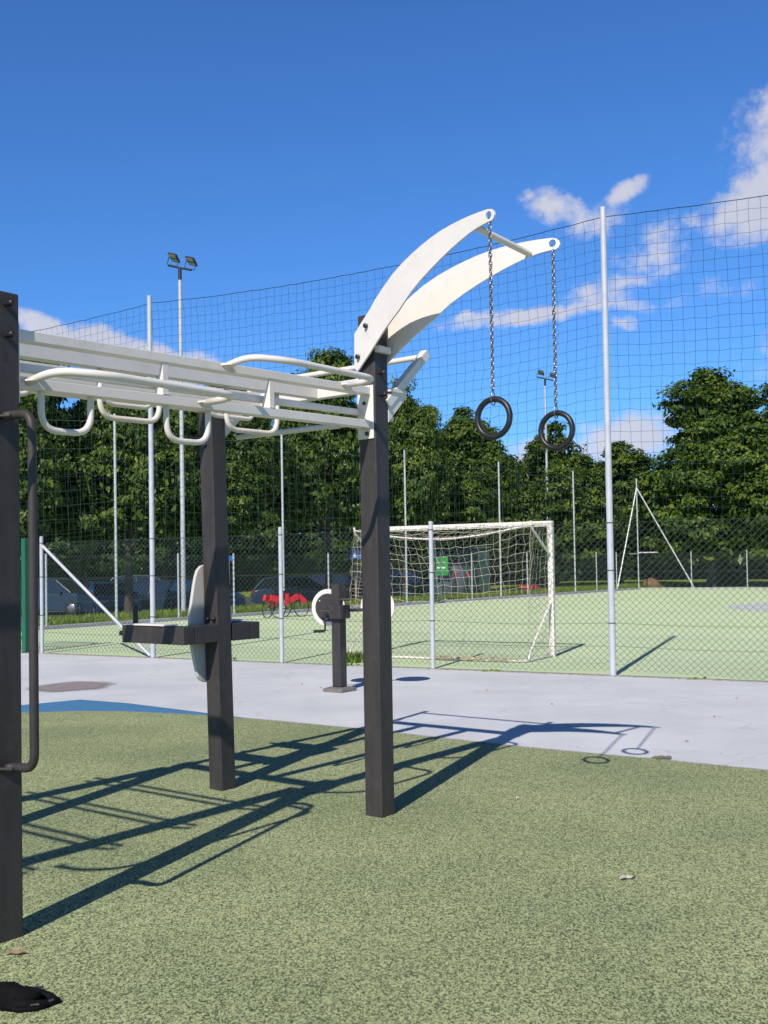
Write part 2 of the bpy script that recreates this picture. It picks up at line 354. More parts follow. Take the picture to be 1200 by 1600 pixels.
mr = n.new('ShaderNodeMapRange'); mr.inputs[1].default_value = .85; mr.inputs[2].default_value = 1.2; mr.inputs[3].default_value = .95; mr.inputs[4].default_value = 0; l.new(ad.outputs[0], mr.inputs[0])
l.new(mr.outputs[0], n['Principled BSDF'].inputs['Alpha'])
sheet('pavement_stain', [(-4.75, 11.6), (-2.75, 11.6), (-2.75, 13.75), (-4.75, 13.75)], .002, sm)
jm = mat('joint_filler', (.20, .19, .16), .95, var=(.30, .29, .25), vscale=30)
vs = []; fs = []; ed_ = np.array(edge[:15]); rj = np.random.default_rng(3); pts_ = []
for i in range(len(ed_) - 1):
    for t_ in np.arange(0, 1, .04): pts_.append(ed_[i] * (1 - t_) + ed_[i + 1] * t_)
pts_ = np.array(pts_); tg = np.gradient(pts_, axis=0); tg /= np.linalg.norm(tg, axis=1, keepdims=True); nr_ = np.stack([-tg[:, 1], tg[:, 0]], 1)
for i, p_ in enumerate(pts_):
    a_, b_ = .006 + .010 * rj.random(), .004
    q0 = p_ + nr_[i] * a_; q1 = p_ - nr_[i] * b_; vs += [(q0[0], q0[1], .0062), (q1[0], q1[1], .0062)]
fs = [(2 * i, 2 * i + 1, 2 * i + 3, 2 * i + 2) for i in range(len(pts_) - 1)]
me = bpy.data.meshes.new('surface_joint'); me.from_pydata(vs, [], fs); me.materials.append(jm); o = bpy.data.objects.new('surface_joint', me); col.objects.link(o); o['kind'] = 'structure'
# court markings and the pale blue centre patch
def strip(name, a, b, w, z, m):
    a = np.array(a); b = np.array(b); d = (b - a) / np.linalg.norm(b - a); q = np.array([-d[1], d[0]]) * w / 2
    return sheet(name, [tuple(a - q), tuple(b - q), tuple(b + q), tuple(a + q)], z, m)
strip('court_line', fpt(-.5, 1.45), fpt(12, 1.45), .08, .004, M['white_line'])
strip('court_line', fpt(1, 6.4), fpt(12, 6.4), .09, .004, M['white_line'])
M['patch'] = mat('pale_blue_court_paint', (.55, .57, .60), .75)
pc = []
for i in range(48):
    a = 2 * math.pi * i / 48; pc.append((14.2 + 4.6 * math.cos(a), 29.3 + 4.0 * math.sin(a)))
sheet('court_circle', pc, .004, M['patch'])
# asphalt of the car park and a dirt track beyond the grass verge
def gp(k, o_): p = sidept(k, o_); return (p[0], p[1])
for nm, o0, o1, k0, k1, m_ in (('car_park', 9.5, 22, -12, 11, M['asphalt']),):
    vs = []; fs = []; ks = np.linspace(k0, k1, 14); os_ = np.linspace(o0, o1, 6)
    for k in ks:
        for o_ in os_: p = sidept(k, o_); vs.append((p[0], p[1], terrain(p[0], p[1]) + .03))
    for i in range(len(ks) - 1):
        for j in range(len(os_) - 1): a = i * len(os_) + j; fs.append((a, a + 1, a + 1 + len(os_), a + len(os_)))
    me = bpy.data.meshes.new(nm); me.from_pydata(vs, [], fs); me.materials.append(m_); o = bpy.data.objects.new(nm, me); col.objects.link(o); o['kind'] = 'structure'
def wear(mt, fine, fscale, damt, specks, crack=0.):
    n = mt.node_tree.nodes; l = mt.node_tree.links; b = n['Principled BSDF']; src = b.inputs['Base Color'].links[0].from_socket
    t = n.new('ShaderNodeTexCoord')
    def nz(sc, de, ro=.6):
        q = n.new('ShaderNodeTexNoise'); q.inputs['Scale'].default_value = sc; q.inputs['Detail'].default_value = de; q.inputs['Roughness'].default_value = ro; l.new(t.outputs['Object'], q.inputs['Vector']); return q.outputs['Fac']
    def mr(s_, a, b_, c, d):
        q = n.new('ShaderNodeMapRange'); l.new(s_, q.inputs[0]); q.inputs[1].default_value = a; q.inputs[2].default_value = b_; q.inputs[3].default_value = c; q.inputs[4].default_value = d; return q.outputs[0]
    def mul(a, b_):
        q = n.new('ShaderNodeMath'); q.operation = 'MULTIPLY'; l.new(a, q.inputs[0]); l.new(b_, q.inputs[1]); return q.outputs[0]
    f = mul(mr(nz(fscale, 4), .3, .7, 1 - fine, 1 + fine * .5), mr(nz(.45, 5, .7), .35, .7, 1.03, 1 - damt))
    f = mul(f, mr(nz(3.1, 8, .75), .60, .74, 1.0, 1 - damt * 1.2))
    f = mul(f, mr(nz(38, 2), .70, .76, 1.0, 1 - specks))
    if crack:
        v = n.new('ShaderNodeTexVoronoi'); v.feature = 'DISTANCE_TO_EDGE'; v.inputs['Scale'].default_value = .33
        w_ = n.new('ShaderNodeTexNoise'); w_.inputs['Scale'].default_value = 2.2; w_.inputs['Detail'].default_value = 6; l.new(t.outputs['Object'], w_.inputs['Vector'])
        ad_ = n.new('ShaderNodeVectorMath'); ad_.operation = 'MULTIPLY_ADD'; l.new(w_.outputs['Color'], ad_.inputs[0]); ad_.inputs[1].default_value = (.7, .7, .7); l.new(t.outputs['Object'], ad_.inputs[2]); l.new(ad_.outputs[0], v.inputs['Vector'])
        f = mul(f, mr(v.outputs['Distance'], 0.0, .0028, 1 - crack, 1.0))
    mx = n.new('ShaderNodeMix'); mx.data_type = 'RGBA'; mx.blend_type = 'MULTIPLY'; mx.inputs[0].default_value = 1; l.new(src, mx.inputs[6]); l.new(f, mx.inputs[7]); l.new(mx.outputs[2], b.inputs['Base Color'])
wear(M['apron'], .06, 220, .10, .22, .28)
wear(M['court'], .05, 90, .08, .10, .12)
wear(M['rubber'], .0, 40, .20, .30)
wear(M['blue'], .1, 90, .15, .3)
# kerbs
kb = MB()
a3 = lambda p, z=0.: np.array([p[0], p[1], z])
mid = (a3(sidept(-9.5, .18)) + a3(CORN + SN * .18)) / 2; ln_ = np.linalg.norm(CORN - sidept(-9.5)) / 2
kb.box(mid + [0, 0, .03], a3(SD) * ln_, a3(SN) * .10, [0, 0, .05])
mid = a3(CORN + FD * 20 + FN * .18); kb.box(mid + [0, 0, .03], a3(FD) * 20, a3(FN) * .10, [0, 0, .05])
o = kb.build('kerb', M['concrete'], bevel=.01); o['kind'] = 'structure'
kb = MB(); mid = (a3(fpt(-5, .0)) + a3(fpt(14, .0))) / 2; kb.box(mid + [0, 0, -.002], a3(FD) * FSTEP * 9.5, a3(FN) * .045, [0, 0, .010])
M['footing'] = mat('dirty_footing', (.16, .14, .11), .95, var=(.32, .31, .28), vscale=22)
o = kb.build('fence_footing', M['footing']); o['kind'] = 'structure'
# grass verge blades between kerb and car park
def blades(n_, k0, k1, o0, o1, hmin, hmax, seed, wd=.012):
    r = np.random.default_rng(seed); k = r.uniform(k0, k1, n_); o_ = r.uniform(o0, o1, n_)
    P = SP[None] + SD[None] * (STEP * k)[:, None] + SN[None] * o_[:, None]
    d = o_; z = -.50 * np.clip((d - 3.4) / 7, 0, 1) * np.clip((60 - P[:, 1]) / 12, 0, 1) - .012
    a = r.uniform(0, 6.28, n_); h = r.uniform(hmin, hmax, n_); w = r.uniform(.6, 1.6, n_) * wd
    dx = np.cos(a) * w; dy = np.sin(a) * w; lx = r.normal(0, .35, n_) * h; ly = r.normal(0, .35, n_) * h
    V = np.stack([np.stack([P[:, 0] - dx, P[:, 1] - dy, z], 1), np.stack([P[:, 0] + dx, P[:, 1] + dy, z], 1), np.stack([P[:, 0] + lx, P[:, 1] + ly, z + h], 1)], 1).reshape(-1, 3)
    mb = MB(); mb.v = [V]; mb.n = len(V); mb.f = [(3 * i, 3 * i + 1, 3 * i + 2) for i in range(n_)]; return mb
o = blades(60000, -3, 20, .3, 9, .07, .22, 3, .020).build('grass', M['grassblade']); o['kind'] = 'stuff'

# ================================================================ fences
def chainlink(P0, P1, z0, z1, p, hz, r, bulge=.012, seed=1):
    rg = np.random.default_rng(seed); P0 = np.array(P0); P1 = np.array(P1); Lg = np.linalg.norm(P1 - P0); d = (P1 - P0) / Lg; q = np.array([-d[1], d[0]])
    nw = max(1, int(round(Lg / p))); p = Lg / nw; nz = int((z1 - z0) / hz)
    i = np.arange(nw)[:, None]; k = np.arange(nz + 1)[None]
    odd = (i % 2); x = np.where((k + odd) % 2 == 0, i * p, (i + 1) * p).astype(float); z = z1 - (k * hz) + 0 * x
    ph = rg.uniform(0, 6, 6)
    sag = .012 * np.sin(x * 1.7 + ph[0]) + .008 * np.sin(x * 4.1 + ph[1]); low = np.clip((z1 - z) / (z1 - z0), 0, 1)
    z = z + sag * .6 + .012 * np.sin(x * 2.3 + z * 3 + ph[2]) * low; y = bulge * np.sin(x * 1.3 + ph[3]) * low + .006 * ((i + k) % 2 - .5) + .03 * np.sin(x * 3.1 + ph[4]) * low ** 6
    P = np.stack([P0[0] + d[0] * x + q[0] * y, P0[1] + d[1] * x + q[1] * y, z], -1)
    mb = MB(); mb.sticks(P[:, :-1].reshape(-1, 3), P[:, 1:].reshape(-1, 3), r); return mb
def hook(parent, p, d, m):
    mb = MB(); mb.tube([a3(p, p[2]) if len(p) > 2 else a3(p)], .003) if 0 else None

PZ = 1.93
near = thing('chain_link_fence', 'near chain link fence on round silver posts along the pavement edge', 'fence', (0, 0, 0))
tall_k = (-2, 1, 4, 7)
for k in range(-4, 9):
    if k in tall_k: continue
    p = fpt(k, -.0); mb = MB(); mb.tube([a3(p, -.02), a3(p, PZ + .02)], .03, 14); mb.ball(a3(p, PZ + .02), .031, 12, 6, (1, 1, .5))
    o = mb.build('post', M['galvp'], near, auto=40)
    for z in (.64, 1.28, PZ - .08): cp = MB(); cp.tube([a3(p, z - .006), a3(p, z + .006)], .034, 14); cp.build('clamp', M['wire'], o, auto=40)
for k in range(-4, 8):
    chainlink(fpt(k, .036), fpt(k + 1, .036), .03, 1.86, .0425, .0405, .0023, seed=50 + k).build('chain_link_panel', M['wire'], near)
wr = MB()
for z, s_ in ((1.86, .0), (1.27, .012), (.64, .03), (.36, .03)):
    for k in range(-4, 8):
        pts = [a3(fpt(k + t_, .038), z - s_ * math.sin(t_ * math.pi)) for t_ in np.linspace(0, 1, 7)]; wr.tube(pts, .0022, 4)
wr.build('tension_wire', M['wire'], near)
mb = MB(); a = fpt(0); b = fpt(1); dd = a3(FD); mb.tube([a3(a, 1.80) + dd * .03, a3(b, .03) - dd * .06], .026, 12); mb.build('brace', M['galvp'], near, auto=40)
mb = MB(); a = fpt(7); b = fpt(6)
# tall net poles carry the ball net; they stand in the fence line
PT = {}
tall_tops = {-2: 5.70, 1: 5.68, 4: 5.735, 7: 5.75}
for k in tall_k:
    p = fpt(k); mb = MB(); mb.tube([a3(p, -.02), a3(p, 3.2), a3(p, tall_tops[k])], [.041, .039, .037], 16); mb.ball(a3(p, tall_tops[k]), .037, 12, 6, (1, 1, .3))
    o = mb.build('tall_post', M['galvp'], near, auto=40)
    for z in (.64, 1.28, 1.86): cp = MB(); cp.tube([a3(p, z - .006), a3(p, z + .006)], .044, 14); cp.build('clamp', M['wire'], o, auto=40)

def ballnet(name, pts_top, zlow, cell, r, q, m, seed, label, sagk=.10, parent=None):
    """pts_top: list of (xy, z) of the top cable's supports"""
    rg = np.random.default_rng(seed); A = []; B = []; cable = []
    for (pa, za), (pb, zb) in zip(pts_top[:-1], pts_top[1:]):
        pa = np.array(pa); pb = np.array(pb); Lg = np.linalg.norm(pb - pa); n_ = max(2, int(round(Lg / cell))); t = np.arange(n_ + 1) / n_
        top = za + (zb - za) * t - sagk * 4 * t * (1 - t); rows = int((min(za, zb) - zlow) / cell)
        kk = np.arange(rows + 1)[None]; T = t[:, None] + 0 * kk
        Z = top[:, None] - kk * cell * (1 + .0 * T); amp = np.clip(kk / 10, 0, 1)
        ph = rg.uniform(0, 6, 5)
        Z = Z + .0055 * rg.standard_normal(Z.shape) - .010 * np.sin(T * 9 + ph[0]) * amp
        Xo = T * Lg + .0045 * rg.standard_normal(Z.shape) + .012 * np.sin(kk * .35 + ph[1]) * amp
        Yo = (.05 * np.sin(T * 3.14159)) * amp + .05 * np.sin(T * 7 + kk * .21 + ph[2]) * amp + .01 * rg.standard_normal(Z.shape)
        Xo[0] = 0; Xo[-1] = Lg; Z[:, 0] = top
        d = (pb - pa) / Lg; P = np.stack([pa[0] + d[0] * Xo + q[0] * Yo, pa[1] + d[1] * Xo + q[1] * Yo, Z], -1)
        A.append(P[:, :-1].reshape(-1, 3)); B.append(P[:, 1:].reshape(-1, 3)); A.append(P[:-1].reshape(-1, 3)); B.append(P[1:].reshape(-1, 3))
        cable.append(P[:, 0])
    rt = thing(name, label, 'net')
    mb = MB(); mb.sticks(np.concatenate(A), np.concatenate(B), r); mb.build('mesh', m, rt)
    c = MB(); cc_ = np.concatenate([x[(1 if i else 0):] for i, x in enumerate(cable)]); c.sticks(cc_[:-1], cc_[1:], r * 2.6); c.build('top_cable', m, rt)
    return rt
ballnet('ball_net', [(fpt(k, .05), tall_tops[k] - .10) for k in tall_k], 1.7, .132, .0021, FN, M['netdark'], 5, 'tall dark square mesh ball net strung above the near fence', .13)

# left side fence, far fence: one run each, galvanised
def farfence(name, label, pt, ks, tall, d, q, seed, H=1.78, TH=5.3, panel=True):
    rt = thing(name, label, 'fence')
    for k in ks:
        p = pt(k)
        if k in tall:
            mb = MB(); mb.tube([a3(p, -.1), a3(p, TH)], .034, 10); mb.build('tall_post', M['galv'], rt, auto=40)
        else:
            mb = MB(); mb.tube([a3(p, -.1), a3(p, H)], .026, 10); mb.build('post', M['galv'], rt, auto=40)
    return rt
side = farfence('chain_link_fence', 'far side chain link fence with thin silver posts before the parked cars', lambda k: sidept(k, .12), range(-4, 15), (-3, 0, 3, 6, 9, 12), SD, SN, 1)
for k in range(-4, 15, 3):
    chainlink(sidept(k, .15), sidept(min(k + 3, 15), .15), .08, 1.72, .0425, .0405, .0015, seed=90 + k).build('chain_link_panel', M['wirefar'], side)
wr = MB()
for z in (1.72, 1.15, .6): wr.tube([a3(sidept(-4, .15), z), a3(sidept(15, .15), z)], .003, 4)
wr.build('tension_wire', M['wirefar'], side)
fp = lambda k: CORN + FD * 2.5 * k + FN * .12
farf = farfence('chain_link_fence', 'chain link fence at the far right with an A shaped corner brace', fp, range(0, 8), (0, 3, 6), FD, FN, 2)
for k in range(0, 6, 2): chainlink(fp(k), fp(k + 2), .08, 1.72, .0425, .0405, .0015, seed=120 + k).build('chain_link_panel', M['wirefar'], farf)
cp_ = a3(fp(0)); lb = a3(sidept(14.0, .12)); rb = a3(fp(1.06))
for b_ in (lb - a3(FD) * .0, rb):
    mb = MB(); mb.tube([b_, cp_ + [0, 0, 4.85]], .035, 10); mb.build('brace', M['galv'], farf, auto=40)
mb = MB(); mb.tube([cp_ + [0, 0, 1.75], cp_ * .64 + rb * .36 + [0, 0, 1.75]], .03, 8); mb.tube([cp_ + [0, 0, 1.7], cp_ * .62 + lb * .38 + [0, 0, 1.7]], .03, 8); mb.build('cross_bar', M['galv'], farf, auto=40)
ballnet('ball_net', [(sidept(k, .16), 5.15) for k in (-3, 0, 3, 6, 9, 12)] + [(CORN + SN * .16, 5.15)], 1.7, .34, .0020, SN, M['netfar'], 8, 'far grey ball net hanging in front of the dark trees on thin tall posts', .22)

# green painted gate post at the left, beside the braced corner
gt = thing('gate', 'dark green painted steel gate frame at the left end of the near fence', 'gate')
gx_ = a3([-6.10, 17.93]); dd = a3(FD); qq = a3(FN)
mb = MB(); mb.box(gx_ + [0, 0, .96] , dd * .045, qq * .045, [0, 0, .98]); mb.build('post', M['greenpaint'], gt, bevel=.004)
mb = MB(); mb.box(gx_ - dd * .15 + [0, 0, .93], dd * .02, qq * .02, [0, 0, .88]); mb.box(gx_ - dd * 1.15 + [0, 0, .93], dd * .02, qq * .02, [0, 0, .88])
for z in (.10, .95, 1.78): mb.box(gx_ - dd * .65 + [0, 0, z], dd * .48, qq * .018, [0, 0, .018])
for i in range(9): mb.box(gx_ - dd * (.25 + i * .1) + [0, 0, .94], dd * .008, qq * .008, [0, 0, .84])
mb.build('leaf_frame', M['greenpaint'], gt, bevel=.002)
mb = MB(); mb.box(gx_ - dd * .09 + [0, 0, 1.6], dd * .045, qq * .012, [0, 0, .03]); mb.build('hinge', M['greenpaint'], gt); mb = MB(); mb.box(gx_ - dd * .09 + [0, 0, .25], dd * .045, qq * .012, [0, 0, .03]); mb.build('hinge', M['greenpaint'], gt)

# ================================================================ the exercise rig
TH = R(37.5)
u = np.array([-math.sin(TH), -math.cos(TH), 0]); w = np.array([math.cos(TH), -math.sin(TH), 0]); zz = np.array([0, 0, 1.])
C0 = np.array([-.047, 5.932, 0])
def W(s, t, z): return C0 + s * u - t * w + np.array([0, 0, z])
def zt(z, s): return z - .021 * s                 # rails run very slightly down towards the front post
rig = thing('climbing_frame', 'charcoal and white outdoor calisthenics frame with monkey bars, curved ring arms and dip station', 'climbing frame')
TLEAN = .008
def rbox(mb, s0, s1, t0, t1, z0, z1, slope=True):
    z0a, z0b = (zt(z0, s0), zt(z0, s1)) if slope else (z0, z0); z1a, z1b = (zt(z1, s0), zt(z1, s1)) if slope else (z1, z1)
    v = [W(s, t, z) for s, za, zb in ((s0, z0a, z1a), (s1, z0b, z1b)) for t in (t0, t1) for z in (za, zb)]
    mb.add(v, [(0, 1, 3, 2), (4, 6, 7, 5), (0, 4, 5, 1), (2, 3, 7, 6), (0, 2, 6, 4), (1, 5, 7, 3)])
def post(s, t, h, lean=(0, 0), hw=.059):
    mb = MB(); vs = []
    for z in (-.02, h):
        for a, b in ((-1, -1), (1, -1), (1, 1), (-1, 1)): vs.append(W(s + a * hw + lean[0] * z, t + b * hw + lean[1] * z, z))
    mb.add(vs, [(0, 1, 2, 3), (7, 6, 5, 4), (0, 4, 5, 1), (1, 5, 6, 2), (2, 6, 7, 3), (3, 7, 4, 0)])
    return mb.build('post', M['char'], rig, bevel=.006)
LAC = 2.36; TB = 1.255
pC = post(0, 0, 2.80); pA = post(LAC, 0, 2.47); pB = post(0, TB, 2.42, (.010, .014)); pD = post(LAC, TB, 2.42)
pE = post(4.9, .0, 2.42); pF = post(4.9, TB, 2.42)
def bolt(par, p, n, ln=.028, r=.013):
    p = np.array(p); n = np.array(n); mb = MB()
    prof = [(0, r * .8), (ln * .35, r * .85), (ln * .5, r), (ln * .85, r * .95), (ln, r * .6), (ln * 1.04, r * .1)]
    mb.tube([p + n * a for a, _ in prof], [b for _, b in prof], 12); return mb.build('bolt', M['black'], par, auto=50)
for (s, t, z) in ((.018, -.059, 2.470), (.012, -.059, 2.348)): bolt(pC, W(s, t, z), w, .045)
for (s, t, z) in ((LAC + .0, -.059, 2.42), (LAC + .0, -.059, 2.30)): bolt(pA, W(s, t, z), w, .05)
bolt(pB, W(.08, TB + .03, 2.17), u, .02); bolt(pB, W(.08, TB + .03, 2.385), u, .02)
bolt(pB, W(.065, TB + .03, 1.075), u, .03); bolt(pB, W(.065, TB - .02, 1.075), u, .03)

# near truss A-C
def rail(s0, s1, t0, t1, z0, z1, nm='rail'):
    mb = MB(); rbox(mb, s0, s1, t0, t1, z0, z1); return mb.build(nm, M['white'], rig, bevel=.003)
rail(.070, LAC - .062, -.032, .028, 2.348, 2.390)
rail(.070, LAC - .062, -.032, .028, 2.160, 2.204)
rail(.070, LAC - .062, .040, .075, 2.240, 2.273)
for s in (1.54, .855):
    mb = MB(); mb.prism([(-.028, 0), (-.018, 0), (.034, -.144), (-.028, -.144)], W(s, 0, zt(2.348, s)), -w, zz, u * .017); rbox(mb, s - .02, s + .02, -.034, .04, 2.2045, 2.2085)
    mb.build('strut', M['white'], rig, bevel=.002)
def plate_u(s, t0, t1, z0, z1, par=None, th=.004):
    mb = MB(); rbox(mb, s - th, s + th, t0, t1, z0, z1, False); return mb.build('end_plate', M['white'], rig, bevel=.003)
e = plate_u(.064, -.050, .062, 2.10, 2.40); bolt(e, W(.068, -.012, 2.128), u, .02, .012); bolt(e, W(.068, .01, 2.30), u, .012, .010)
e = plate_u(LAC - .064, -.05, .062, 2.05, 2.36)
plate_u(LAC + .064, -.05, .062, 2.05, 2.36)
# inner monkey bar beams and the cross beams
for t in (.42, .88): rail(.034, LAC - .034, t - .03, t + .03, 2.375, 2.455, 'beam')
rail(.066, LAC - .066, TB - .03, TB + .03, 2.375, 2.44)
for s in (0, LAC):
    mb = MB(); rbox(mb, s - .03, s + .03, .062, TB - .062, 2.375, 2.455); mb.build('cross_beam', M['white'], rig, bevel=.003)
def plate_w(s0, s1, t, z0, z1):
    mb = MB(); rbox(mb, s0, s1, t - .004, t + .004, z0, z1, False); return mb.build('end_plate', M['white'], rig, bevel=.003)
e = plate_w(-.045, .05, TB - .048, 2.34, 2.48); bolt(e, W(.0, TB - .052, 2.365), w, .02, .013)
plate_w(-.05, .05, .063, 2.34, 2.48); plate_w(LAC - .05, LAC + .05, .063, 2.31, 2.44); plate_w(LAC - .05, LAC + .05, TB - .063, 2.31, 2.44)
# hanging U handles
def uhandle(sa, sb, t, zb, ztop, dt=0., r=.0140):
    mb = MB(); pts = rounded([W(sa, t, ztop), W(sa, t, zt(zb, sa)), W(sb, t + dt, zt(zb, sb)), W(sb, t + dt, ztop)], .085, 8); mb.tube(pts, r, 12)
    return mb.build('hanging_handle', M['white'], rig, smooth=True)
for sa, sb in ((2.165, 1.925), (1.515, 1.262),): uhandle(sa, sb, .0, 2.005, 2.13 if 0 else 2.162)
for sa, sb in ((1.555, 1.195), (.735, .345)): uhandle(sa, sb, .42, 2.148, 2.40)
for sa, sb in ((1.17, .86), (.42, .07), (1.95, 1.62)): uhandle(sa, sb, .88, 2.296, 2.40)
# grab bars standing off towards the right of the rails
def grab(s0, s1, z, out=.285, rise=.03, tt=-.03):
    q = MB(); pts = rounded([W(s0, tt, zt(z, s0)), W(s0 - .02, tt - out * .55, zt(z, s0) + rise), W(s0 - .16, tt - out, zt(z, s0) + rise * .6), W(s1 + .03, tt - out, zt(z, s1) + .0), W(s1, tt - .02, zt(z, s1) - .0)], .11, 9)
    q.tube(pts, .0165, 14); o = q.build('grab_bar', M['white'], rig, smooth=True)
    for s in (s0, s1):
        q = MB(); q.prism([(-.045, 0), (.03, 0), (.012, .055), (-.008, .055)], W(s, tt, zt(z, s) + .004), u, w, zz * .004); q.build('mounting_tab', M['white'], o, bevel=.001)
    return o
grab(2.245, 1.325, 2.185, .27); grab(1.175, .29, 2.375, .25)
# curved arms with the rings
ARM = [(-.007, 2.699), (.06, 2.752), (.133, 2.806), (.19, 2.857), (.255, 2.905), (.335, 2.957), (.421, 2.999), (.50, 3.030), (.579, 3.056), (.655, 3.077), (.73, 3.093), (.80, 3.102), (.874, 3.109), (.945, 3.112), (1.012, 3.112),
       (1.075, 3.110), (1.10, 3.104), (1.116, 3.090), (1.121, 3.072), (1.112, 3.055), (1.095, 3.047), (1.071, 3.048), (1.005, 3.040), (.942, 3.027), (.87, 3.005), (.80, 2.980), (.725, 2.950), (.651, 2.917), (.575, 2.880), (.496, 2.835), (.44, 2.795), (.382, 2.752), (.324, 2.716), (.266, 2.676), (.196, 2.622), (.127, 2.566), (.075, 2.527), (.029, 2.492), (.015, 2.487), (.0, 2.495), (-.011, 2.526)]
def armmesh(s0, s1, tip_t, dz):
    P = W(s0, .06, 0); Q = W(s1, tip_t, 0); d = Q - P; Lr = np.linalg.norm(d); d = d / Lr; k = Lr / 1.0914; nrm = np.array([-d[1], d[0], 0])
    poly = [(a * k, b + dz * max(0, a)) for a, b in ARM]
    hc = np.array([1.080 * k, 3.079 + dz]); hr = .020; nh = 16
    # split the outline so the eye at the tip is a real hole
    out = poly; ho = [(hc[0] + hr * math.cos(2 * math.pi * i / nh), hc[1] + hr * math.sin(2 * math.pi * i / nh)) for i in range(nh)]
    import bmesh
    bm = bmesh.new(); ring1 = [bm.verts.new((a, b, 0)) for a, b in out]; ring2 = [bm.verts.new((a, b, 0)) for a, b in ho]
    E_ = [bm.edges.new((r_[i], r_[(i + 1) % len(r_)])) for r_ in (ring1, ring2) for i in range(len(r_))]
    bmesh.ops.triangle_fill(bm, edges=E_, use_beauty=True, use_dissolve=False)
    g_ = bmesh.ops.extrude_face_region(bm, geom=list(bm.faces)); vv = [x for x in g_['geom'] if isinstance(x, bmesh.types.BMVert)]
    for x in vv: x.co.z += .010
    bmesh.ops.recalc_face_normals(bm, faces=bm.faces)
    me = bpy.data.meshes.new('ring_arm'); sgn = 1 if s1 < 0 else -1
    for x in bm.verts:
        a, b, c = x.co; p = P + d * a + zz * b + nrm * (c if (nrm @ u) * (1 if s1 > 0 else -1) > 0 else -c); x.co = Vector(p)
    bmesh.ops.recalc_face_normals(bm, faces=bm.faces)
    bm.to_mesh(me); bm.free(); me.materials.append(M['white']); o = bpy.data.objects.new('ring_arm', me); col.objects.link(o); o.parent = rig
    tip = P + d * hc[0] + zz * (hc[1] - hr) + nrm * .0
    return o, P, d, tip
a1, P1_, d1_, tip1 = armmesh(.068, .33, -1.0, 0)
a2, P2_, d2_, tip2 = armmesh(-.068, -.18, -1.065, -.030)
bolt(a1, P1_ + d1_ * .105 + zz * 2.722 + u * .010, u, .022, .014); bolt(a1, P1_ + d1_ * .028 + zz * 2.562 + u * .010, u, .022, .014)
mb = MB(); mb.tube([P1_ + d1_ * .985 + zz * 3.045, P2_ + d2_ * .99 + zz * 3.015], .017, 14); mb.build('cross_tube', M['white'], rig, smooth=False, auto=50)
mb = MB(); mb.box(W(0, -.065, 2.60), u * .055, w * .025, zz * .018); mb.build('spacer', M['white'], rig, bevel=.003)
# stepped pull up bars cantilevered behind the B-C side
for (t, side_) in ((-.045, 1), (TB + .03, -1)):
    mb = MB()
    a = W(-.050, t, 2.30); b = W(-.455, t, 2.650); d = b - a; d /= np.linalg.norm(d); nrm = np.cross(d, w); nrm /= np.linalg.norm(nrm)
    mb.box((a + b) / 2, (b - a) / 2, w * .022, nrm * .026)
    o = mb.build('bar_arm', M['white'], rig, bevel=.003)
    mb = MB(); mb.prism([(-.059, 2.20), (-.059, 2.36), (-.12, 2.375), (-.225, 2.385), (-.24, 2.365)], W(0, t - .01 * side_, 0), u, zz, w * .005)
    mb.box(W(-.14, t - .005, 2.385), u * .08, w * .025, zz * .010); mb.build('bar_gusset', M['white'], rig, bevel=.002)
mb = MB(); mb.tube([W(-.375, -.045, 2.615), W(-.375, TB + .03, 2.615)], .017, 14); mb.build('pull_up_bar', M['white'], rig, auto=50)
mb = MB(); mb.tube([W(-.20, .02, 2.243), W(-.20, TB + .03, 2.243)], .017, 14); mb.tube([W(-.20, .42, 2.243), W(-.20, .50, 2.243)], .021, 14); mb.build('pull_up_bar', M['white'], rig, auto=50)
# upright grip on the right side of the front post
tv = -.20; sv = LAC
mb = MB(); pts = rounded([W(sv + .02, -.075, 1.985), W(sv, -.10, 1.99), W(sv, tv - .025, 1.985), W(sv, tv - .025, .665), W(sv, -.10, .66), W(sv + .02, -.075, .655)], .085, 8); mb.tube(pts, .0172, 14)
vg = mb.build('upright_grip', M['char'], rig, smooth=True)
for z in (1.985, .657):
    mb = MB(); mb.prism([(-.03, 0), (.05, 0), (.016, .06), (-.016, .06)], W(sv + .01, -.060, z), u, w, zz * .004); mb.build('mounting_tab', M['char'], vg, bevel=.001)
# second ladder bay running on towards the left, past the front posts
for t in (.09, TB + .06): 
    mb = MB(); rbox(mb, LAC + .07, 4.84, t - .045, t + .045, 2.20, 2.37); mb.build('rail', M['white'], rig, bevel=.003)
for s in (2.90, 3.42, 3.92, 4.42):
    mb = MB(); mb.tube(rounded([W(s, -.10, 2.24), W(s, .0, 2.20), W(s, TB + .2, 2.20)], .05), .015, 10); mb.build('rung', M['white'], rig, auto=50)
    mb = MB(); mb.tube(rounded([W(s, -.10, 2.29), W(s, .0, 2.285), W(s, TB + .2, 2.285)], .05), .015, 10); mb.build('rung', M['white'], rig, auto=50)
grab(4.06, 2.56, 2.15, .30, .0, -.05)

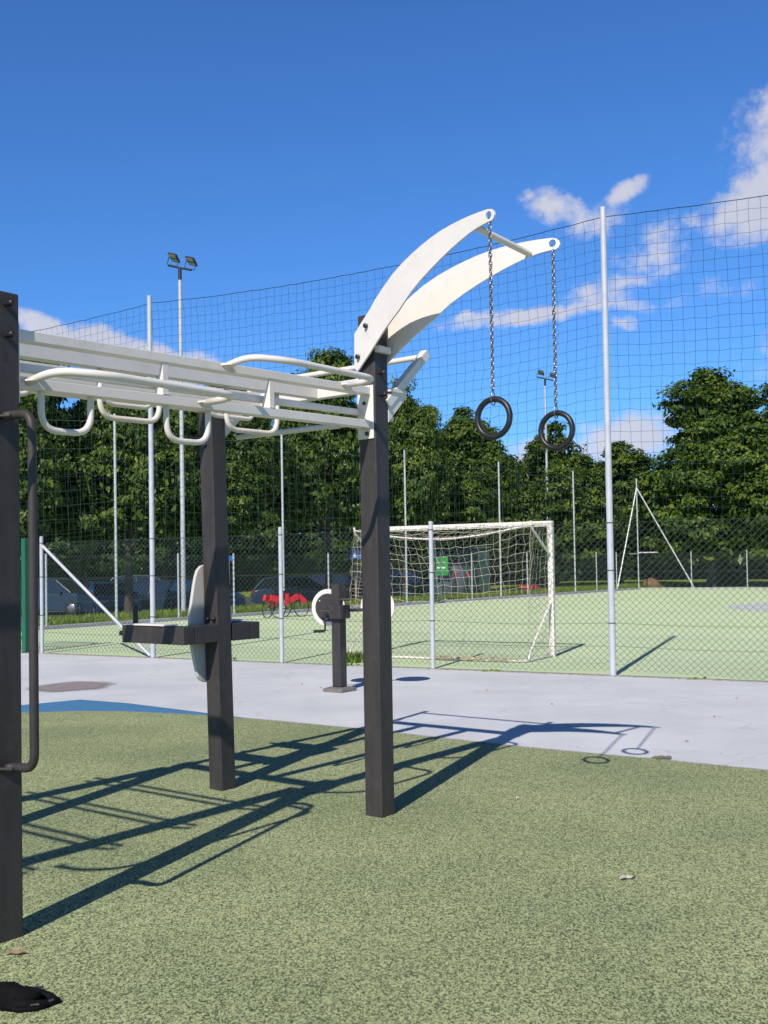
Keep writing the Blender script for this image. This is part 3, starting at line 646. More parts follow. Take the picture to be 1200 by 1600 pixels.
# dip station on post B
dip = MB()
for sg in (1, -1):
    s0, s1 = (.064, .258) if sg > 0 else (-.215, -.064)
    rbox(dip, s0, s1, TB - .045, TB + .045, .93, 1.04, False)
dipo = dip.build('dip_station', M['char'], rig, bevel=.004)
for sg in (1, -1):
    sA, sB = (.262, .350) if sg > 0 else (-.305, -.219)
    mb = MB(); rbox(mb, sA, sB, TB - .045, TB + .535, .93, 1.04, False); mb.build('arm_beam', M['char'], dipo, bevel=.004)
    mb = MB(); rbox(mb, sA - .01, sB + .01, TB + .12, TB + .44, 1.041, 1.052, False); mb.build('arm_pad', M['white'], dipo, bevel=.003)
    sm_ = (sA + sB) / 2
    mb = MB(); mb.tube([W(sm_, TB + .455, 1.04), W(sm_, TB + .455, 1.155)], .017, 12); mb.ball(W(sm_, TB + .455, 1.155), .017, 12, 6, (1, 1, .6)); mb.build('hand_grip', M['black'], dipo, auto=50)
    mb = MB(); mb.tube([W(sm_, TB + .535, .985), W(sm_, TB + .60, .985)], .017, 12); mb.build('hand_grip', M['black'], dipo, auto=50)
mb = MB(); half = [(.0, .372), (.05, .372), (.085, .362), (.112, .338), (.128, .305), (.145, .24), (.165, .14), (.180, .05), (.182, -.02), (.172, -.12), (.15, -.22), (.13, -.30), (.118, -.335), (.095, -.36), (.06, -.372), (.0, -.373)]
pl = half + [(-x, y) for x, y in half[-2:0:-1]]
mb.prism(pl, W(0, TB + .095, 1.045), u, zz, w * .012); mb.build('backrest', M['grey_pad'], dipo, bevel=.006)
mb = MB(); rbox(mb, -.055, .055, TB + .060, TB + .082, .96, 1.12, False); mb.build('backrest_bracket', M['char'], dipo)

# rings on chains: things of their own
def ring(tip, zc, label):
    rt = thing('gym_ring', label, 'gym ring', tuple(tip), 0, 'gym rings hanging from the curved arms')
    tip = np.array([0, 0, 0.]); zc = zc
    Rr = .091; mb = MB(); c = tip + [0, 0, zc]
    rc = [c + Rr * (math.cos(a) * w + math.sin(a) * zz) for a in np.linspace(0, 2 * math.pi, 49)[:-1]]
    mb.tube(rc, .0145, 14, closed=True); mb.build('ring', M['black'], rt, smooth=True)
    ztop = zc + Rr; n_ = int((0 - (ztop + .045)) / -.0205) if 0 else int((abs(ztop) - .045) / .0205)
    ch = MB(); pitch = (abs(ztop) - .045) / n_
    for i in range(n_):
        zc_ = -pitch * (i + .5) + .004; ax = u if i % 2 else w; ang = .25 * math.sin(i * .9); ax2 = ax * math.cos(ang) + (w if i % 2 else -u) * math.sin(ang)
        pts = []
        for j in range(10):
            a = 2 * math.pi * j / 10; pts.append(np.array([0, 0, zc_]) + ax2 * .0075 * math.cos(a) + zz * (.0085 * math.sin(a) + .0065 * np.sign(round(math.sin(a), 3))))
        ch.tube(pts, .0031, 6, closed=True)
    ch.build('chain', M['chain'], rt, smooth=True)
    hk = MB(); pts = [np.array([0, 0, ztop + .05]), np.array([0, 0, ztop + .03]) + u * .012, np.array([0, 0, ztop + .0]) + u * .020, np.array([0, 0, ztop - .026]) + u * .012, np.array([0, 0, ztop - .030]) - u * .006, np.array([0, 0, ztop - .012]) - u * .019, np.array([0, 0, ztop + .02]) - u * .014, np.array([0, 0, ztop + .048]) - u * .002]
    hk.tube(pts, .0032, 8, closed=True); hk.build('hook', M['chain'], rt, smooth=True)
    return rt
zc1 = -(tip1[2] - 2.095); zc2 = -(tip2[2] - 2.075)
ring(tip1 + u * .003, zc1, 'left of the two black rings, hanging on the nearer and higher curved arm')
ring(tip2 - u * .003, zc2, 'right of the two black rings, hanging on the farther curved arm')

# ================================================================ hand cycle station by the fence
SX = np.array([-.520, 11.80, 0]); sa = R(35)
sx = np.array([math.cos(R(-36)), math.sin(R(-36)), 0]); sy = np.array([-sx[1], sx[0], 0])   # sx to the right and towards the camera
hc = thing('hand_cycle_station', 'charcoal arm crank exerciser with two white rimmed discs standing on the grey pavement', 'exercise machine', tuple(SX))
O = np.zeros(3)
mb = MB(); v = []
for z, e in ((0, .145), (.03, .138), (.045, .10)):
    for a, b in ((-1, -1), (1, -1), (1, 1), (-1, 1)): v.append(sx * a * e * .95 + sy * b * e * .95 + zz * z)
mb.add(v, [(3, 2, 1, 0), (8, 9, 10, 11)] + [(i, (i + 1) % 4, 4 + (i + 1) % 4, 4 + i) for i in range(4)] + [(4 + i, 4 + (i + 1) % 4, 8 + (i + 1) % 4, 8 + i) for i in range(4)])
M['basec'] = mat('base_plate', (.14, .125, .12), .7, var=(.18, .16, .15), vscale=8)
mb.build('base_plate', M['basec'], hc)
hw = .058
mb = MB(); v = [sx * a * hw + sy * b * hw + zz * z for a, b, z in ((-1, -1, .05), (1, -1, .05), (1, 1, .05), (-1, 1, .05), (-1, -1, 1.19), (1, -1, 1.19), (1, 1, 1.10), (-1, 1, 1.10))]
mb.add(v, [(3, 2, 1, 0), (4, 5, 6, 7), (0, 1, 5, 4), (1, 2, 6, 5), (2, 3, 7, 6), (3, 0, 4, 7)]); col_ = mb.build('column', M['char'], hc, bevel=.004)
# wedge head
fy = np.array([0, -1., 0]); fx = np.array([1., 0, 0])
mb = MB(); mb.box(zz * .88 + sx * .02 - sy * .03, sx * .10, sy * .09, zz * .075); mb.box(zz * .86 - fx * .10 + fy * .03, fx * .11, fy * .05, zz * .04); mb.build('gear_housing', M['char'], hc, bevel=.006)
mb = MB(); mb.box(zz * .895 + fx * .20, fx * .22, fy * .02, zz * .018); mb.build('cross_bar', M['char'], hc, bevel=.003)
for cx, cy_ in ((-.115, .09), (.435, .12)):
    c = fx * cx + zz * .925 - fy * cy_ * .6; dn = np.array([-.42, -.907, 0]); dh = np.array([.907, -.42, 0])
    def ringplate(r0, r1, off_, th, nm, m_, par, seg=48):
        q = MB(); v = []; f = []
        for rr_, oo in ((r0, -th), (r1, -th), (r1, th), (r0, th)):
            for i in range(seg): a = 2 * math.pi * i / seg; v.append(c + dn * (off_ + oo) + rr_ * (math.cos(a) * dh + math.sin(a) * zz))
        for b in range(4):
            for i in range(seg): f.append((b * seg + i, b * seg + (i + 1) % seg, ((b + 1) % 4) * seg + (i + 1) % seg, ((b + 1) % 4) * seg + i))
        q.add(v, f); return q.build(nm, m_, par, auto=50)
    d_ = ringplate(.001, .158, .008, .010, 'disc', M['char'], hc); ringplate(.150, .208, 0, .010, 'disc_rim', M['white'], d_)
    q = MB()
    for a in (0.4, 2.5, 4.6): q.ball(c + dn * .02 + .125 * (math.cos(a) * dh + math.sin(a) * zz), .011, 8, 6)
    q.build('disc_bolt', M['galv'], d_, smooth=True)
for i, (c, fl) in enumerate(((-fx * .13 + fy * .13 + zz * .86, 1), (fx * .04 + fy * .13 + zz * .87, 0))):
    if fl:
        q = MB(); q.tube([c - fy * .12 + zz * .02, c, c - zz * .0], .018, 10); o = q.build('crank_axle', M['char'], hc, auto=50)
        q = MB(); q.box(c + fy * .02 - zz * .085 - fx * .015, fx * .010, fy * .006, zz * .10); q.build('crank_arm', M['black'], o)
        q = MB(); q.tube([c + fy * .02 - zz * .185 - fx * .02, c + fy * .04 - zz * .185 - fx * .14], .017, 10); q.build('crank_handle', M['black'], o, auto=50)
    else:
        q = MB(); q.tube([c - fy * .12, c + fy * .02], .02, 10); o = q.build('crank_axle', M['char'], hc, auto=50)
        q = MB(); q.box(c + fy * .03 + zz * .065 + fx * .006, fx * .010, fy * .006, zz * .09); q.build('crank_arm', M['black'], o)
        q = MB(); q.tube([c + fy * .05 + zz * .15 - fx * .01, c + fy * .05 + zz * .15 + fx * .10], .016, 10); q.build('crank_handle', M['char'], o, auto=50)
# pictogram label on the column's right side: dark outlined squares
q = MB(); fc = sx * (hw + .0015)
for i in range(4):
    zc_ = .52 + i * .085
    for (dy, dz_, hy, hz_) in ((0, .032, .032, .003), (0, -.032, .032, .003), (-.032, 0, .003, .035), (.032, 0, .003, .035), (-.006, .008, .008, .008), (.006, -.012, .014, .004), (.010, .006, .003, .014)):
        q.box(fc + zz * (zc_ + dz_) + sy * (dy - .01), sx * .0015, sy * hy, zz * hz_)
q.build('pictogram_label', M['black'], hc)

# ================================================================ goal
GR = np.array([2.456, 15.579, 0]); gd = a3(FD); gn = a3(FN)
GW = 2.93; GL = GR - gd * GW
goal = thing('football_goal', 'white framed small football goal with cream net behind the near fence', 'goal', (0, 0, 0))
for p, nm in ((GR, 'post'), (GL, 'post')):
    mb = MB(); mb.box(p + zz * .96, gd * .04, gn * .04, zz * .96); mb.build(nm, M['goal'], goal, bevel=.008)
mb = MB(); mb.box((GR + GL) / 2 + zz * 1.96, gd * (GW / 2 + .04), gn * .04, zz * .04); mb.build('crossbar', M['goal'], goal, bevel=.008)
dep = -gn * 1.05
mb = MB(); mb.tube(rounded([GR + zz * .025 + dep * .04, GR + dep + zz * .025, GL + dep + zz * .025, GL + dep * .04 + zz * .025], .08), .018, 8); mb.build('base_frame', M['goal'], goal, auto=60)
for p in (GR, GL):
    mb = MB(); mb.tube(rounded([p + zz * .80 + dep * .04, p + zz * .12 + dep * .86, p + zz * .02 + dep * .90], .05), .018, 8); mb.build('stay', M['goal'], goal, auto=60)
    mb = MB(); mb.tube(rounded([p + zz * 1.50 + dep * .04, p + zz * 1.88 + dep * .70, p + zz * 1.98 + dep * .72], .08), .018, 8); mb.build('net_support', M['goal'], goal, auto=60)
# drooping net: top apron then back curtain
rg = np.random.default_rng(11); nu_, nv_ = 25, 21; P = np.zeros((nu_ + 1, nv_ + 1, 3))
for i in range(nu_ + 1):
    a = i / nu_
    for j in range(nv_ + 1):
        b = j / nv_; sg_ = .26 * math.sin(a * math.pi)
        if b < .28: q = b / .28; pos = dep * (.04 + .66 * q); z = 1.94 - sg_ * .75 * math.sin(q * math.pi * .5) ** .8 + .02 * (1 - q)
        else: q = (b - .28) / .72; pos = dep * (.70 + .26 * q - .30 * math.sin(q * math.pi) * math.sin(a * math.pi)); z = (1.94 - sg_ * .75) * (1 - q) + .04 * q
        P[i, j] = GR - gd * GW * a + pos + zz * z + rg.normal(0, .012, 3) + gd * .05 * math.sin(b * 9 + a * 4) * math.sin(a * math.pi)
mb = MB(); mb.sticks(P[:-1].reshape(-1, 3), P[1:].reshape(-1, 3), .0027); mb.sticks(P[:, :-1].reshape(-1, 3), P[:, 1:].reshape(-1, 3), .0027)
for p, sg_ in ((GR, 1), (GL, -1)):       # side nets
    Q = np.zeros((8, 19, 3))
    for i in range(8):
        for j in range(19):
            b = j / 18; a = i / 7; ztop = 1.94 - .0 * a; wd = .04 + .68 * a + .25 * a * b; Q[i, j] = p + dep * wd + zz * (ztop * (1 - b) + .04 * b) - gd * sg_ * .10 * math.sin(b * 3.14) * math.sin(a * 3.14) + rg.normal(0, .012, 3) - zz * .06 * math.sin(a * math.pi) * (1 - b)
    mb.sticks(Q[:-1].reshape(-1, 3), Q[1:].reshape(-1, 3), .0027); mb.sticks(Q[:, :-1].reshape(-1, 3), Q[:, 1:].reshape(-1, 3), .0027)
mb.build('net', M['cord'], goal)
rp = MB(); pts = [GR - gd * GW * a + dep * .70 + zz * (1.93 - .17 * math.sin(a * math.pi)) for a in np.linspace(0, 1, 16)]; rp.tube(pts, .012, 6); rp.build('net_rope', M['goal'], goal, smooth=True)
# heap of slack net on the ground
hp = MB(); A = []; B = []
for i in range(60):
    c = GR - gd * rg.uniform(.3, 1.6) + dep * rg.uniform(.95, 1.12) + zz * .02; pts = [c + gd * t_ + gn * rg.normal(0, .02) + zz * abs(rg.normal(.02, .02)) for t_ in np.linspace(0, rg.uniform(.15, .35), 5)]
    A += pts[:-1]; B += pts[1:]
hp.sticks(A, B, .004); hp.build('slack_net', M['cord'], goal)

# ================================================================ floodlight masts
def mast(x, y, h, rz, label, sc=1.0):
    rt = thing('floodlight_mast', label, 'floodlight', (x, y, terrain(x, y) - .02), rz)
    mb = MB(); mb.tube([(0, 0, 0), (0, 0, h * .55), (0, 0, h - .35)], [.075, .062, .05], 14); mb.build('mast_pole', M['galvp'], rt, auto=50)
    mb = MB(); mb.tube([(0, 0, h - .37), (0, 0, h)], .055, 12); mb.tube([(-.42, 0, h + .128), (.42, 0, h - .128)], .03, 8); mb.build('cross_arm', M['lamp_dark'], rt, auto=50)
    hd = Matrix.Translation((0, 0, h)) @ Matrix.Rotation(R(17), 4, 'Y') @ Matrix.Translation((0, 0, -h))
    for sx_ in (-.30, .36):
        ft = hd @ Matrix.Translation((sx_, 0, h + .26)) @ Matrix.Rotation(R(-32), 4, 'X')
        def tr(mb_): mb_.v = [np.array([tuple(ft @ Vector(p)) for p in v_]) for v_ in mb_.v]; return mb_
        q = MB(); q.box((0, 0, 0), (.15, 0, 0), (0, .17, 0), (0, 0, .03)); q.box((0, .02, .045), (.12, 0, 0), (0, .12, 0), (0, 0, .02)); o = tr(q).build('flood_lamp', M['lamp_dark'], rt, bevel=.01)
        q = MB(); q.box((0, .083, -.033), (.128, 0, 0), (0, .062, 0), (0, 0, .004)); q.box((0, -.083, -.033), (.128, 0, 0), (0, .062, 0), (0, 0, .004)); tr(q).build('lens', M['ledface'], o)
        q = MB(); q.tube([tuple(hd @ Vector((sx_ + e_, 0, h + f_))) for e_, f_ in ((-.19, .26), (-.19, 0.03), (.19, .03), (.19, .26))], .013, 6); q.build('lamp_bracket', M['lamp_dark'], o)
    return rt
mast(-6.02, 31.6, 10.45, R(-25), 'tall pale floodlight mast with two lamps on the left, rising over the white beams')
mast(8.43, 54.2, 10.9, R(-25), 'smaller looking floodlight mast seen far away just beside the right hanging ring')

# ================================================================ trees
def crown(seed, Rx, H, z0, nclump, nleaf, m):
    low = z0 < 1.5
    r = np.random.default_rng(seed); LV = []
    # lumpy crown: big lobes, then clumps on them
    lob = []
    for i in range(16):
        a = r.uniform(0, 6.28); hh = r.uniform(.20, .86); rad = Rx * (.36 + .30 * math.sin(math.pi * min(1, hh * .9 + .1)) ** 1.0) * r.uniform(.85, 1.15)
        taper = (1 - hh ** 2.2) * .62 + .14
        lob.append((math.cos(a) * Rx * taper, math.sin(a) * Rx * taper, z0 + H * hh, rad * (.98 - .42 * hh)))
    lob.append((0, 0, z0 + H * .45, Rx * .72)); lob.append((0, 0, z0 + H * .72, Rx * .52)); lob.append((r.uniform(-.3, .3), 0, z0 + H * .90, Rx * .26))
    lob = np.array(lob)
    if low: lob = np.concatenate([lob, [(math.cos(a) * Rx * .55, math.sin(a) * Rx * .55, z0 + H * .13, Rx * .42) for a in np.arange(0, 6.2, 1.05)]])
    wgt = lob[:, 3] ** 2; wgt /= wgt.sum(); pick = r.choice(len(lob), nclump, p=wgt)
    d = r.normal(size=(nclump, 3)); d /= np.linalg.norm(d, axis=1, keepdims=True); d[:, 2] = np.where(d[:, 2] < -.5, -d[:, 2], d[:, 2])
    cen = lob[pick, :3] + d * lob[pick, 3:4] * r.uniform(.82, 1.10, (nclump, 1)) * np.array([1, 1, .95])
    cr = r.uniform(.28, .62, nclump)
    P = []; Nn = []
    for c, q, dd_ in zip(cen, cr, d):
        e = r.normal(size=(nleaf, 3)); e /= np.linalg.norm(e, axis=1, keepdims=True); rad = q * r.uniform(.35, 1.15, (nleaf, 1))
        pp = c + e * rad * np.array([1.25, 1.25, .50]); P.append(pp); nn = e * .5 + dd_ * .55 + np.array([0, 0, .55]) + r.normal(0, .35, (nleaf, 3)); Nn.append(nn)
    P = np.concatenate(P); Nn = np.concatenate(Nn); Nn /= np.linalg.norm(Nn, axis=1, keepdims=True)
    n_ = len(P); t = np.cross(Nn, r.normal(size=(n_, 3))); t /= np.linalg.norm(t, axis=1, keepdims=True); b = np.cross(Nn, t)
    sz = r.uniform(.055, .115, (n_, 1)); droop = -Nn * sz * .35
    V = np.stack([P - t * sz * 1.1, P - b * sz * .72 + droop * .0, P + t * sz * 1.1 + droop, P + b * sz * .72], 1).reshape(-1, 3)
    mb = MB(); mb.v = [V]; mb.n = len(V); ii = np.arange(n_)[:, None] * 4 + np.arange(4)[None]; mb.f = [tuple(x) for x in ii.tolist()]
    # dense inner foliage bodies so that little shows through the middle
    k3 = 9000; pk = r.choice(len(lob), k3, p=wgt); e = r.normal(size=(k3, 3)); e /= np.linalg.norm(e, axis=1, keepdims=True)
    P = lob[pk, :3] + e * lob[pk, 3:4] * r.uniform(.35, .93, (k3, 1)); t = r.normal(size=(k3, 3)) * .085; b = r.normal(size=(k3, 3)) * .085
    V = np.stack([P - t, P - b, P + t, P + b], 1).reshape(-1, 3); b0 = mb.n; mb.v.append(V); mb.n += len(V); mb.f += [tuple(x) for x in (b0 + np.arange(k3)[:, None] * 4 + np.arange(4)[None]).tolist()]
    return mb
def tree(name, seed, Rx, H, z0, label, loc, rz, m, trunk_r=.2, nc=470, nl=140, group=None):
    rt = thing(name, label, 'tree', loc, rz, group)
    crown(seed, Rx, H, z0, nc, nl, m).build('crown', m, rt)
    r = random.Random(seed); q = MB(); q.tube([(0, 0, -.2), (.02, 0, z0 * .6), (.05, .03, z0 + H * .35), (.02, 0, z0 + H * .7)], [trunk_r * 1.25, trunk_r, trunk_r * .7, trunk_r * .25], 10)
    for i in range(6):
        a = r.uniform(0, 6.28); zz_ = z0 * .8 + i * .35; q.tube([(0, 0, zz_), (math.cos(a) * .6, math.sin(a) * .6, zz_ + .7), (math.cos(a) * Rx * .6, math.sin(a) * Rx * .6, zz_ + 1.8)], [trunk_r * .5, trunk_r * .35, trunk_r * .12], 6)
    q.build('trunk', M['bark'], rt, auto=60)
    return rt
def at(x, Z): return ((x - 600) / FOC * Z, Z)
GT = 'leafy trees in the row behind the court'
def tz(x, y): return terrain(x, y)
def place(x, Z): p = at(x, Z); return (p[0], p[1], tz(*p))
# heights: crown top in the picture decides
def topz(x, ytop, Z): hy = 882 - .0165 * (x - 600); return EYE + (hy - ytop) / FOC * Z
TR = [  # x, ytop, Z, half width px, variant, label
    (48, 520, 33, 92, 0, 'leftmost big leafy tree, its top showing just beside the front post'),
    (200, 545, 34.5, 95, 1, 'big leafy tree behind the left floodlight mast'),
    (345, 580, 37, 90, 2, 'big leafy tree behind the post that carries the dip station'),
    (512, 540, 40.5, 76, 0, 'tall leafy tree whose pointed top shows left of the ring post'),
    (632, 585, 43.5, 62, 1, 'leafy tree directly right of the ring post'),
    (722, 640, 48, 76, 2, 'rounded leafy tree behind the left hanging ring'),
    (868, 655, 56, 74, 1, 'leafy tree behind the right hanging ring'),
    (968, 688, 60, 74, 2, 'low leafy tree between the right ring and the large right tree'),
    (1110, 572, 53, 106, 2, 'large leafy tree at the right edge of the court'),
    (1230, 592, 51.5, 92, 1, 'leafy tree cut by the right edge of the picture'),
    (-110, 520, 33, 100, 2, 'leafy tree hidden mostly by the left front post')]
protos = {}
base_w, base_h = 3.0, 9.0
for i, (x, yt, Z, hwp, v_, lab) in enumerate(TR):
    p = place(x, Z); h = topz(x, yt, Z) - p[2]; sxy = (hwp / FOC * Z) / base_w
    v_ = (v_, x > 800); z0t = .95 if v_[1] else 2.1
    if v_ not in protos:
        protos[v_] = tree('leafy_tree', 20 + v_[0], base_w, base_h - z0t, z0t, lab, p, i * 1.3, M['leaf'], group=GT); t_ = protos[v_]; t_.scale = (sxy, sxy, h / (base_h + .15))
    else: dup(protos[v_], lab, p, i * 1.7, (sxy, sxy, h / (base_h + .15)), GT)
# darker second row and undergrowth that closes the view under the crowns
G2 = 'darker trees of the second row'
dk = None
for i, (x, Z, hwp, yt) in enumerate([(-20, 58, 90, 610), (120, 60, 90, 640), (260, 58, 90, 620), (400, 62, 80, 640), (560, 60, 80, 640), (680, 64, 80, 690), (775, 66, 60, 735), (915, 76, 60, 722), (1040, 74, 60, 715), (1200, 70, 80, 660)]):
    p = place(x, Z); h = topz(x, yt, Z) - p[2]; sxy = (hwp / FOC * Z) / base_w
    lab = 'dark tree of the back row, ' + ['far left behind the front post', 'behind the first fence bay', 'behind the left floodlight mast', 'behind the dip station post', 'behind the ring post', 'behind the goal', 'behind the gap under the left ring', 'behind the right ring', 'left of the big right tree', 'behind the big right tree'][i]
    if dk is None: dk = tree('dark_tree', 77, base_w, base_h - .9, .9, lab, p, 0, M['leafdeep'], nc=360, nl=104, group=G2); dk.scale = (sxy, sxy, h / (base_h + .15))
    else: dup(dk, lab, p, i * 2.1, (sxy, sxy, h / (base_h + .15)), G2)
# hedge mass under the trees
hg = MB(); r = np.random.default_rng(5); V = []
hxs = []
for x in np.linspace(-60, 1330, 60):
    Z = 63 + 14 * min(1, max(0, (x - 500) / 400)); p = place(x, Z); hg.ball((p[0], p[1] + .3, p[2] + .5), 1.35 + .3 * r.random(), 10, 7, (1.3, 1, 1.15))
    n_ = 700; e = r.normal(size=(n_, 3)); e /= np.linalg.norm(e, axis=1, keepdims=True); e[:, 1] = -abs(e[:, 1]); P = np.array([p[0], p[1], p[2] + .8]) + e * np.array([2.2, 1.9, 2.2]) * r.uniform(.92, 1.12, (n_, 1))
    t = r.normal(size=(n_, 3)) * .09; b = r.normal(size=(n_, 3)) * .07; V.append(np.stack([P - t, P - b, P + t, P + b], 1).reshape(-1, 3))
V = np.concatenate(V); b0 = hg.n; hg.v.append(V); hg.f += [(b0 + 4 * i, b0 + 4 * i + 1, b0 + 4 * i + 2, b0 + 4 * i + 3) for i in range(len(V) // 4)]; hg.n += len(V)
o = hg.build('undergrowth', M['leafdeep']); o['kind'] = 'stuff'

# shrubs in the light at the right, and an earth mound
def shrub(x, Z, hw_, h, label, seed, m=M['leaf']):
    r = np.random.default_rng(seed); p = place(x, Z); mb = MB(); n_ = 2600; e = r.normal(size=(n_, 3)); e /= np.linalg.norm(e, axis=1, keepdims=True); e[:, 2] = abs(e[:, 2])
    P = e * np.array([hw_, hw_ * .7, h]) * r.uniform(.55, 1.05, (n_, 1)); t = r.normal(size=(n_, 3)) * .06; b = r.normal(size=(n_, 3)) * .05
    V = np.stack([P - t, P - b, P + t, P + b], 1).reshape(-1, 3); mb.v.append(V); mb.n = len(V); mb.f = [(4 * i, 4 * i + 1, 4 * i + 2, 4 * i + 3) for i in range(n_)]
    o = mb.build('shrub', m); o.location = p; return tag(o, label, 'shrub')
shrub(1136, 56, .85, 1.9, 'bright green shrub under the large right tree behind the far fence', 3)
shrub(575, 52, 1.1, 2.2, 'sunlit green shrub behind the blue sign', 4)
q = MB(); q.ball((0, 0, 0), 1, 14, 8, (.62, .5, .55), zmin=-.05)
o = q.build('earth_mound', M['earth'], smooth=True); o.location = place(1015, 53.5); o.scale = (.8, .8, .9); o.rotation_euler = (0, .1, 0); tag(o, 'small reddish earth mound beyond the far fence corner', 'mound')

# far lattice mast seen over the trees
q = MB()
for z0_, z1_, a_, b_ in ((0, 12, 1.6, 1.1), (12, 24, 1.1, .5), (24, 36, .5, .1)):
    for sx_ in (-1, 1):
        for sy_ in (-1, 1): q.tube([(sx_ * a_, sy_ * a_, z0_), (sx_ * b_, sy_ * b_, z1_)], .09, 4)
        q.tube([(-sx_ * a_, -1 * a_, z0_), (sx_ * b_, -b_, z1_)], .06, 4)
for z in (22, 27, 31): q.tube([(-4.2, 0, z), (4.2, 0, z)], .10, 4); q.tube([(-4.2, 0, z), (0, 0, z + 1.4)], .06, 4); q.tube([(4.2, 0, z), (0, 0, z + 1.4)], .06, 4)
o = q.build('lattice_mast', M['galv']); o.location = (*at(919, 300), -.6); tag(o, 'faint distant lattice power mast above the trees right of the right ring', 'power mast')

# ================================================================ cars
def car(name, label, paint, loc, rz, kind=0, group='cars parked beyond the verge'):
    rt = thing(name, label, 'car', loc, rz, group)
    Lh, Wh = 2.12, .88
    H1 = .88; H2 = 1.47 if kind != 2 else 1.62
    if kind == 0: low = [(-2.1, .34), (-2.12, .62), (-2.04, .90), (-1.55, .97), (1.05, .95), (1.75, .86), (2.05, .70), (2.12, .48), (2.08, .26), (1.72, .22), (-1.75, .22)]; gh = [(-1.98, .93), (-1.55, 1.38), (-.95, 1.47), (.1, 1.46), (.55, 1.38), (1.22, .94)]
    elif kind == 1: low = [(-2.0, .34), (-2.05, .62), (-2.0, .98), (-1.5, 1.0), (.95, .98), (1.65, .88), (1.95, .72), (2.03, .48), (2.0, .26), (1.65, .22), (-1.65, .22)]; gh = [(-1.99, .98), (-1.86, 1.40), (-1.4, 1.52), (.0, 1.50), (.40, 1.42), (1.08, .97)]
    else: low = [(-2.2, .34), (-2.24, .62), (-2.18, 1.02), (-1.5, 1.04), (1.05, 1.02), (1.75, .94), (2.1, .78), (2.2, .48), (2.15, .26), (1.8, .22), (-1.8, .22)]; gh = [(-2.17, 1.02), (-2.05, 1.52), (-1.7, 1.63), (.1, 1.62), (.5, 1.53), (1.25, 1.0)]
    def loft(prof, ws, nm, m_, par, bev=.05):
        # sections across the width with the sides drawn in
        q = MB(); k = len(prof); secs = []
        for y, sc_, dz in ws: secs.append([(x * sc_, y, (z - prof[0][1]) * (1 - 0) + prof[0][1] + dz * (z > .6)) for x, z in prof])
        v = [p for s_ in secs for p in s_]; f = [tuple(range(k))[::-1], tuple(range((len(secs) - 1) * k, len(secs) * k))]
        for a in range(len(secs) - 1):
            for i in range(k): f.append((a * k + i, a * k + (i + 1) % k, (a + 1) * k + (i + 1) % k, (a + 1) * k + i))
        q.add(v, f); return q.build(nm, m_, par, bevel=bev, auto=35)
    body = loft(low, [(-Wh, .965, -.03), (-Wh * .8, 1.0, 0), (0, 1.015, .02), (Wh * .8, 1.0, 0), (Wh, .965, -.03)], 'body', paint, rt, .03)
    g_ = MB(); k = len(gh); v = []
    for y, dr in ((-1, 0), (1, 0)):
        for x, z in gh: fr = (z - gh[0][1]) / (H2 - gh[0][1] + .05); v.append((x, y * (Wh - .06 - .17 * fr), z))
    g_.add(v, [tuple(range(k))[::-1], tuple(range(k, 2 * k))] + [(i, (i + 1) % k, k + (i + 1) % k, k + i) for i in range(k)]); gl = g_.build('windows', M['glass'], rt, bevel=.02, auto=30)
    # roof skin and pillars proud of the glass
    rf = MB(); rp_ = gh[1:-1]; v = []
    for y in (-1, 1):
        for x, z in rp_:
            fr = (z - gh[0][1]) / (H2 - gh[0][1] + .05); v.append((x, y * (Wh - .055 - .17 * fr), z + .012))
    kk = len(rp_); top = [i for i in range(kk)]
    f = [(i, i + 1, kk + i + 1, kk + i) for i in range(kk - 1)]; rf.add(v, f)
    for y in (-1, 1):
        for (a, b) in ((gh[-1], gh[-2]), (gh[0], gh[1])):
            for t0 in (0,):
                pts = []
                for (x, z) in (a, b): fr = (z - gh[0][1]) / (H2 - gh[0][1] + .05); pts.append((x, y * (Wh - .06 - .17 * fr), z + .005))
                rf.tube(pts, .035, 6)
        xm = -.35; pts = [(xm, y * (Wh - .055), gh[0][1]), (xm - .05, y * (Wh - .21), H2 - .02)]; rf.tube(pts, .03, 6)
        pts = [(x, y * (Wh - .055 - .17 * (z - gh[0][1]) / (H2 - gh[0][1] + .05)), z) for x, z in rp_]; rf.tube(pts, .03, 6)
    rf.build('roof', paint, rt, auto=50)
    for x in (-1.32, 1.32):
        for y in (-1, 1):
            q = MB(); q.tube([(x, y * (Wh - .20), .32), (x, y * (Wh - .17), .32), (x, y * (Wh + .01), .32), (x, y * (Wh + .02), .32)], [.25, .32, .32, .28], 20); o = q.build('wheel', M['tyre'], rt, auto=40)
            q = MB(); q.tube([(x, y * (Wh + .012), .32), (x, y * (Wh + .03), .32)], [.2, .17], 14); q.build('rim', M['rim'], o, auto=40)
    for y in (-1, 1):
        q = MB(); q.box((2.02, y * .64, .70), (.06, 0, .03), (0, .17, 0), (0, 0, .07)); q.build('headlight', M['lampglass'], rt, bevel=.02)
        q = MB(); q.box((-2.06, y * .70, .82), (.035, 0, 0), (0, .12, 0), (0, 0, .09)); q.build('tail_light', M['tail'], rt, bevel=.01)
        q = MB(); q.ball((.82, y * (Wh + .08), 1.02), .1, 10, 6, (.8, .9, .6)); q.build('mirror', paint, rt, smooth=True)
    q = MB(); q.box((2.10, 0, .46), (.02, 0, 0), (0, .5, 0), (0, 0, .08)); q.build('grille', M['tyre'], rt)
    rt.scale = (.92, .92, .92); return rt
def paint(nm, c, r_=.25): return mat(nm, c, r_, .1, spec=.4, coat=.25)
